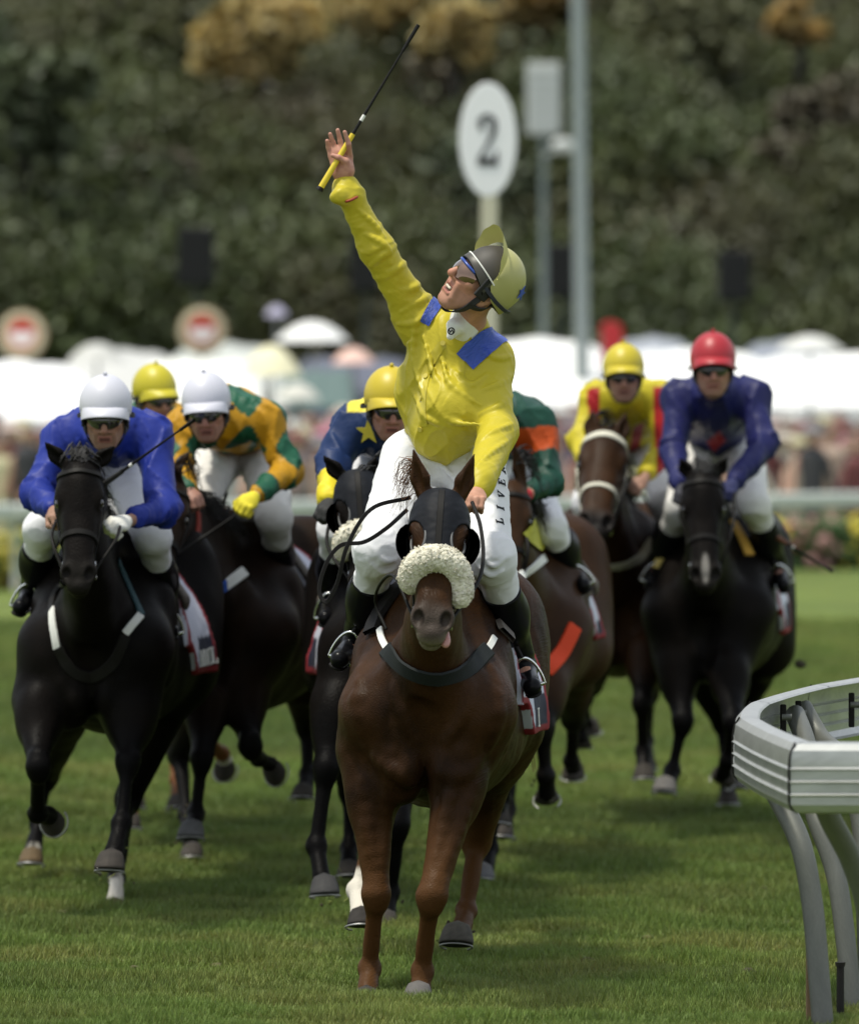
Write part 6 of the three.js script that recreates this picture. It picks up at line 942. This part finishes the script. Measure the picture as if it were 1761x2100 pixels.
// 6: brown horse, green silks with an orange band
const H6 = horse({
  label: 'brown horse with orange girth half hidden right of the winner', chest: [1074, 27.2], yaw: -0.045, coat: { ...BAY, base: [0.028, 0.014, 0.007], light: [0.045, 0.021, 0.0095] }, wide: 0.88,
  poll: [1050, 990, 26.6], muz: [1040, 1225, 26.4], ears: [[1010, 930, 26.6], [1052, 905, 26.6]],
  legs: {
    fA: { j: [[1040, 1560, 27], [1030, 1640, 27.2], [1020, 1690, 27.1]] }, fB: { e: [1118, 1400, 27.1], j: [[1112, 1490, 26.95], [1118, 1590, 27.0], [1122, 1648, 27.1]], sock: 0.3, front: [0, -0.3, -1] },
    hA: { j: [[1050, 1560, 29], [1040, 1660, 28.9], [1030, 1720, 28.7]] }, hB: { j: [[1175, 1470, 29], [1172, 1560, 29.2], [1175, 1590, 29.3]] },
  },
  clothZ: [-1.0, -0.55], clothY: 1.05,
  bands: [{ name: 'girth', pts: [[1178, 1285, 26.9], [1150, 1340, 26.7], [1118, 1378, 26.7]], w: 0.07, t: 0.01, n: 30, mat: webbing(0xd03c0a), label: 'orange girth' }, { name: 'breast_strap', pts: [[1055, 1190, 26.9], [1090, 1165, 26.8], [1115, 1145, 26.9]], w: 0.04, t: 0.007, mat: webWhite }],
});
const ORANGE = [0.48, 0.07, 0.01], GREEN6 = [0.008, 0.05, 0.032];
rider({
  label: 'jockey in dark green silks with orange armbands behind the winner’s left arm', f: [-0.1, -0.3, 0.95], u: [0, 0.95, 0.3], head: [1012, 856, 26.9], cap: { color: [0.02, 0.12, 0.07] },
  J: { pelvis: [1065, 900, 28.1], chest: [1050, 868, 27.2], neck: [1045, 868, 27.05], shA: [975, 890, 27.1], shB: [1098, 880, 27.1], elA: [960, 980, 27], elB: [1126, 985, 27.0], wrA: [1010, 1020, 26.75], wrB: [1080, 1015, 26.75], knA: [980, 1070, 27.2], knB: [1125, 1078, 27.3], anA: [970, 1170, 27.6], anB: [1180, 1175, 27.6], toA: [960, 1200, 27.4], toB: [1195, 1200, 27.4], hipB: [1085, 1010, 28.0] },
  handA: {}, handB: { to: [1055, 1018, 26.7], glove: [0.4, 0.02, 0.03] }, bareB: 0.2, bulk: 1.02,
  silk: (a, b, c, p, J) => { const d = J.elB.clone().sub(J.shB), t = p.clone().sub(J.shB).dot(d) / d.lengthSq(); return t > 0.12 && t < 0.52 && p.x > J.shB.x - 0.1 ? ORANGE : GREEN6; },
});
part(H6.root, 'number_cloth', patchPx(H6.all, [[1082, 1078, 26.9, 22], [1100, 1092, 26.9, 26], [1122, 1112, 26.9, 26]], 0.012), webbing(0xb5b23c), 'yellow cloth patch on the shoulder');
rein(H6.root, [H6.bits[1], P(1082, 1130, 26.5), P(1062, 1040, 26.7)], 0.009);

// 7: bay with a white browband
const H7 = horse({
  label: 'bay horse with white browband under the yellow and red jockey', chest: [1268, 30.6], yaw: -0.02, coat: BAY, wide: 0.85, browW: 0.045, bridleMat: webbing(0xc9c6b4),
  poll: [1243, 876, 29.9], muz: [1222, 1062, 29.45], ears: [[1215, 838, 30], [1283, 845, 30]], hs: 1.15,
  legs: {
    fA: { e: [1215, 1340, 30.6], j: [[1195, 1430, 30.3], [1186, 1480, 30.6], [1190, 1535, 30.6]], front: [0, -0.4, -1], hoof: 1.1 },
    fB: { e: [1325, 1330, 30.6], j: [[1316, 1440, 30.3], [1318, 1540, 30.4], [1320, 1598, 30.3]] },
    hA: { j: [[1215, 1400, 32.2], [1195, 1465, 32.4], [1210, 1500, 32.5]] }, hB: { j: [[1330, 1420, 32.3], [1325, 1520, 32.4], [1325, 1580, 32.2]] },
  },
  bands: [{ name: 'breastplate', pts: [[1185, 1120, 30.1], [1215, 1150, 29.9], [1260, 1162, 29.8], [1310, 1145, 29.9], [1335, 1110, 30.1]], w: 0.045, t: 0.007, mat: webbing(0xb9b59c) }],
});
rider({
  label: 'jockey in yellow silks with red braces and a yellow cap', ...DOWN, f: [0, -0.15, 0.98], u: [0, 0.98, 0.15], head: [1278, 768, 30.15], cap: { color: [0.52, 0.42, 0.015] }, hs: 1.02, skin: [0.38, 0.22, 0.16],
  J: { pelvis: [1290, 900, 31.4], chest: [1282, 830, 30.5], neck: [1280, 815, 30.3], shA: [1222, 818, 30.4], shB: [1345, 815, 30.4], elA: [1192, 900, 30.3], elB: [1362, 915, 30.3], wrA: [1205, 975, 30.0], wrB: [1318, 985, 30.0], knA: [1205, 1030, 30.7], knB: [1365, 1035, 30.7], anA: [1195, 1140, 31], anB: [1380, 1150, 31], toA: [1190, 1165, 30.8], toB: [1385, 1175, 30.8] },
  handA: {}, handB: { to: [1290, 1005, 29.9] }, bareB: 0.2, bulk: 1.0,
  silk: (a, b, c, p) => { const q = Math.abs(a); return (c > -0.05 && ((q > 0.035 && q < 0.085 && b < 0.05) || (q > 0.13 && q < 0.19 && b > -0.12))) ? [0.35, 0.012, 0.015] : [0.5, 0.42, 0.02]; },
});
rein(H7.root, [H7.bits[1], P(1278, 1010, 29.6), P(1292, 985, 29.9)], 0.011);

// 8: black horse, navy silks and red cap
const H8 = horse({
  label: 'very dark horse with a small snip under the red-capped jockey', chest: [1452, 29.8], yaw: -0.09, coat: BLACK, forelock: true, star: [0.5, 4, 0.012], tail: [0.14, 1.25],
  poll: [1440, 962, 29.1], muz: [1447, 1205, 28.85], ears: [[1393, 938, 29.15], [1492, 936, 29.15]],
  legs: {
    fA: { e: [1385, 1350, 29.9], j: [[1400, 1475, 29.7], [1378, 1580, 29.7], [1362, 1628, 29.55]], horn: [[0.09, 0.085, 0.08], [0.16, 0.15, 0.14]], hoof: 1.1 },
    fB: { e: [1492, 1360, 29.8], j: [[1503, 1480, 29.5], [1490, 1560, 29.6], [1476, 1606, 29.7]], front: [0, -0.5, -0.8], hoof: 1.15 },
    hA: { j: [[1480, 1480, 31.6], [1488, 1580, 31.5], [1493, 1650, 31.4]] }, hB: { e: [1565, 1330, 31], j: [[1528, 1450, 31.4], [1516, 1560, 31.3], [1512, 1618, 31.1]], horn: [[0.09, 0.085, 0.08], [0.16, 0.15, 0.14]] },
  },
  clothZ: [-1.05, -0.6], clothY: 0.98,
  bands: [{ name: 'shoulder_strap', pts: [[1388, 1098, 29.3], [1365, 1130, 29.4], [1345, 1165, 29.5]], w: 0.06, t: 0.01, mat: webbing(0xd7c06a), label: 'pale yellow padded strap' }, { name: 'shoulder_strap', pts: [[1500, 1070, 29.3], [1520, 1105, 29.4], [1535, 1140, 29.5]], w: 0.06, t: 0.01, mat: webbing(0xc79a3f), label: 'mustard padded strap' }],
});
rider({
  label: 'jockey in navy silks and round red cap at the right', f: [0, -0.15, 0.98], u: [0, 0.98, 0.15], head: [1461, 752, 29.4], cap: { color: [0.36, 0.012, 0.02] }, hs: 1.1, skin: [0.4, 0.22, 0.16], hair: [0.02, 0.015, 0.012],
  J: { pelvis: [1472, 905, 30.6], chest: [1465, 825, 29.8], neck: [1462, 800, 29.6], shA: [1392, 815, 29.75], shB: [1540, 812, 29.75], elA: [1378, 925, 29.6], elB: [1565, 910, 29.6], wrA: [1400, 1000, 29.3], wrB: [1502, 992, 29.3], knA: [1395, 1045, 29.9], knB: [1545, 1035, 29.9], anA: [1345, 1165, 30.2], anB: [1595, 1165, 30.2], toA: [1335, 1195, 30], toB: [1605, 1200, 30] },
  handA: { glove: [0.03, 0.03, 0.04] }, handB: { glove: [0.014, 0.018, 0.08] }, bulk: 1.02, white: [0.68, 0.67, 0.64],
  silk: (a, b, c, p, J) => { const d = Math.abs(p.x - J.chest.x - 0.02) * 1.1 + Math.abs(p.y - (J.chest.y - 0.19)) * 0.9; return c > 0 && d < 0.05 ? [0.3, 0.01, 0.015] : [0.014, 0.016, 0.085]; },
});
whip('thin dark whip trailing beyond the red-capped jockey’s boot', P(1590, 1100, 29.9), P(1706, 1173, 30), 0.011, 0.2, [0.15, 0.05, 0.02]);
rein(H8.root, [H8.bits[1], P(1500, 1090, 29), P(1505, 1010, 29.2)], 0.008);
// names on the saddlecloths
function clothText(hs, word, size, y, z0, dz) { const m = std({ color: 0xd8d8d2, roughness: 0.8, side: THREE.DoubleSide }), c = hs.root.children.find(q => q.name === 'saddlecloth'); [...word].forEach((ch, i) => { const o = onto(hs.CF, hs.L(0.34, y, z0 - dz * i), 0.001, 10), fr = frameOf(o.n, V(0, 1, 0.01)); part(c, 'letter', inFrame(letters(ch, size, 0.003), o.p, ...fr), m); }); }
clothText(H2, 'MAMOOL', 0.07, 1.05, -0.79, 0.045); clothText(H1, 'I', 0.07, 1.06, -0.84, 0.06); 
// clods of turf thrown up by the hooves
for (const [x, y, d, r] of [[1640, 1362, 30, 0.022], [1535, 1995, 22.6, 0.02], [120, 210, 29, 0.012]].slice(0, 2)) { const c = P(x, y, d), g = new THREE.IcosahedronGeometry(r, 2), p = g.attributes.position; for (let i = 0; i < p.count; i++) { const k = 1 + 0.35 * noise(p.getX(i) * 60, p.getY(i) * 60, p.getZ(i) * 60 + x); p.setXYZ(i, p.getX(i) * k * 1.3, p.getY(i) * k, p.getZ(i) * k); } g.computeVertexNormals(); g.translate(...c.toArray()); const t = thing('turf_clod', y < 1500 ? 'dark clod of turf in the air right of the last horse' : 'dark divot lying on the grass left of the rail posts', 'clod', V(c.x, 0, c.z)); part(t, 'clod', g, std({ color: new THREE.Color().setRGB(0.05, 0.045, 0.025), roughness: 1 })); }

{ const gs = []; for (const [x, y, d] of [[742, 1900, 23.6], [936, 1940, 23.2], [234, 1860, 26], [230, 1780, 25], [660, 1830, 24.8], [395, 1720, 26.8], [1122, 1640, 27.2], [790, 1905, 25]]) for (let i = 0; i < 9; i++) { const c = P(x + R(-45, 45), y + R(-70, 35), d + R(0, 0.6)); if (c.y < 0.03) continue; const r = R(0.003, 0.011), g = new THREE.IcosahedronGeometry(r, 0); g.scale(R(0.6, 1.6), R(0.5, 1.2), R(0.6, 1.6)); g.rotateZ(R(0, 3)); g.translate(...c.toArray()); gs.push(tint(g, rnd() < 0.5 ? [0.05, 0.04, 0.022] : [0.12, 0.15, 0.03])); const b = new THREE.BoxGeometry(0.0025, R(0.02, 0.05), 0.0012); b.rotateZ(R(-1.5, 1.5)); b.rotateX(R(-1, 1)); b.translate(c.x + R(-0.1, 0.1), Math.max(0.05, c.y + R(-0.08, 0.05)), c.z); gs.push(tint(b, [0.2, 0.22, 0.06])); } const t = thing('flying_turf', 'specks of soil and grass thrown up around the hooves', 'turf'); t.userData.kind = 'stuff'; part(t, 'specks', merge(gs), std({ vertexColors: true, roughness: 1 })).userData.kind = 'stuff'; }

// ---------------------------------------------------------------- draw
const renderer = new THREE.WebGLRenderer({ antialias: true });
renderer.setSize(858, 1024); renderer.shadowMap.enabled = true; renderer.shadowMap.type = THREE.PCFSoftShadowMap;
renderer.toneMapping = THREE.LinearToneMapping; renderer.toneMappingExposure = EXPOSURE;
renderer.render(scene, camera);
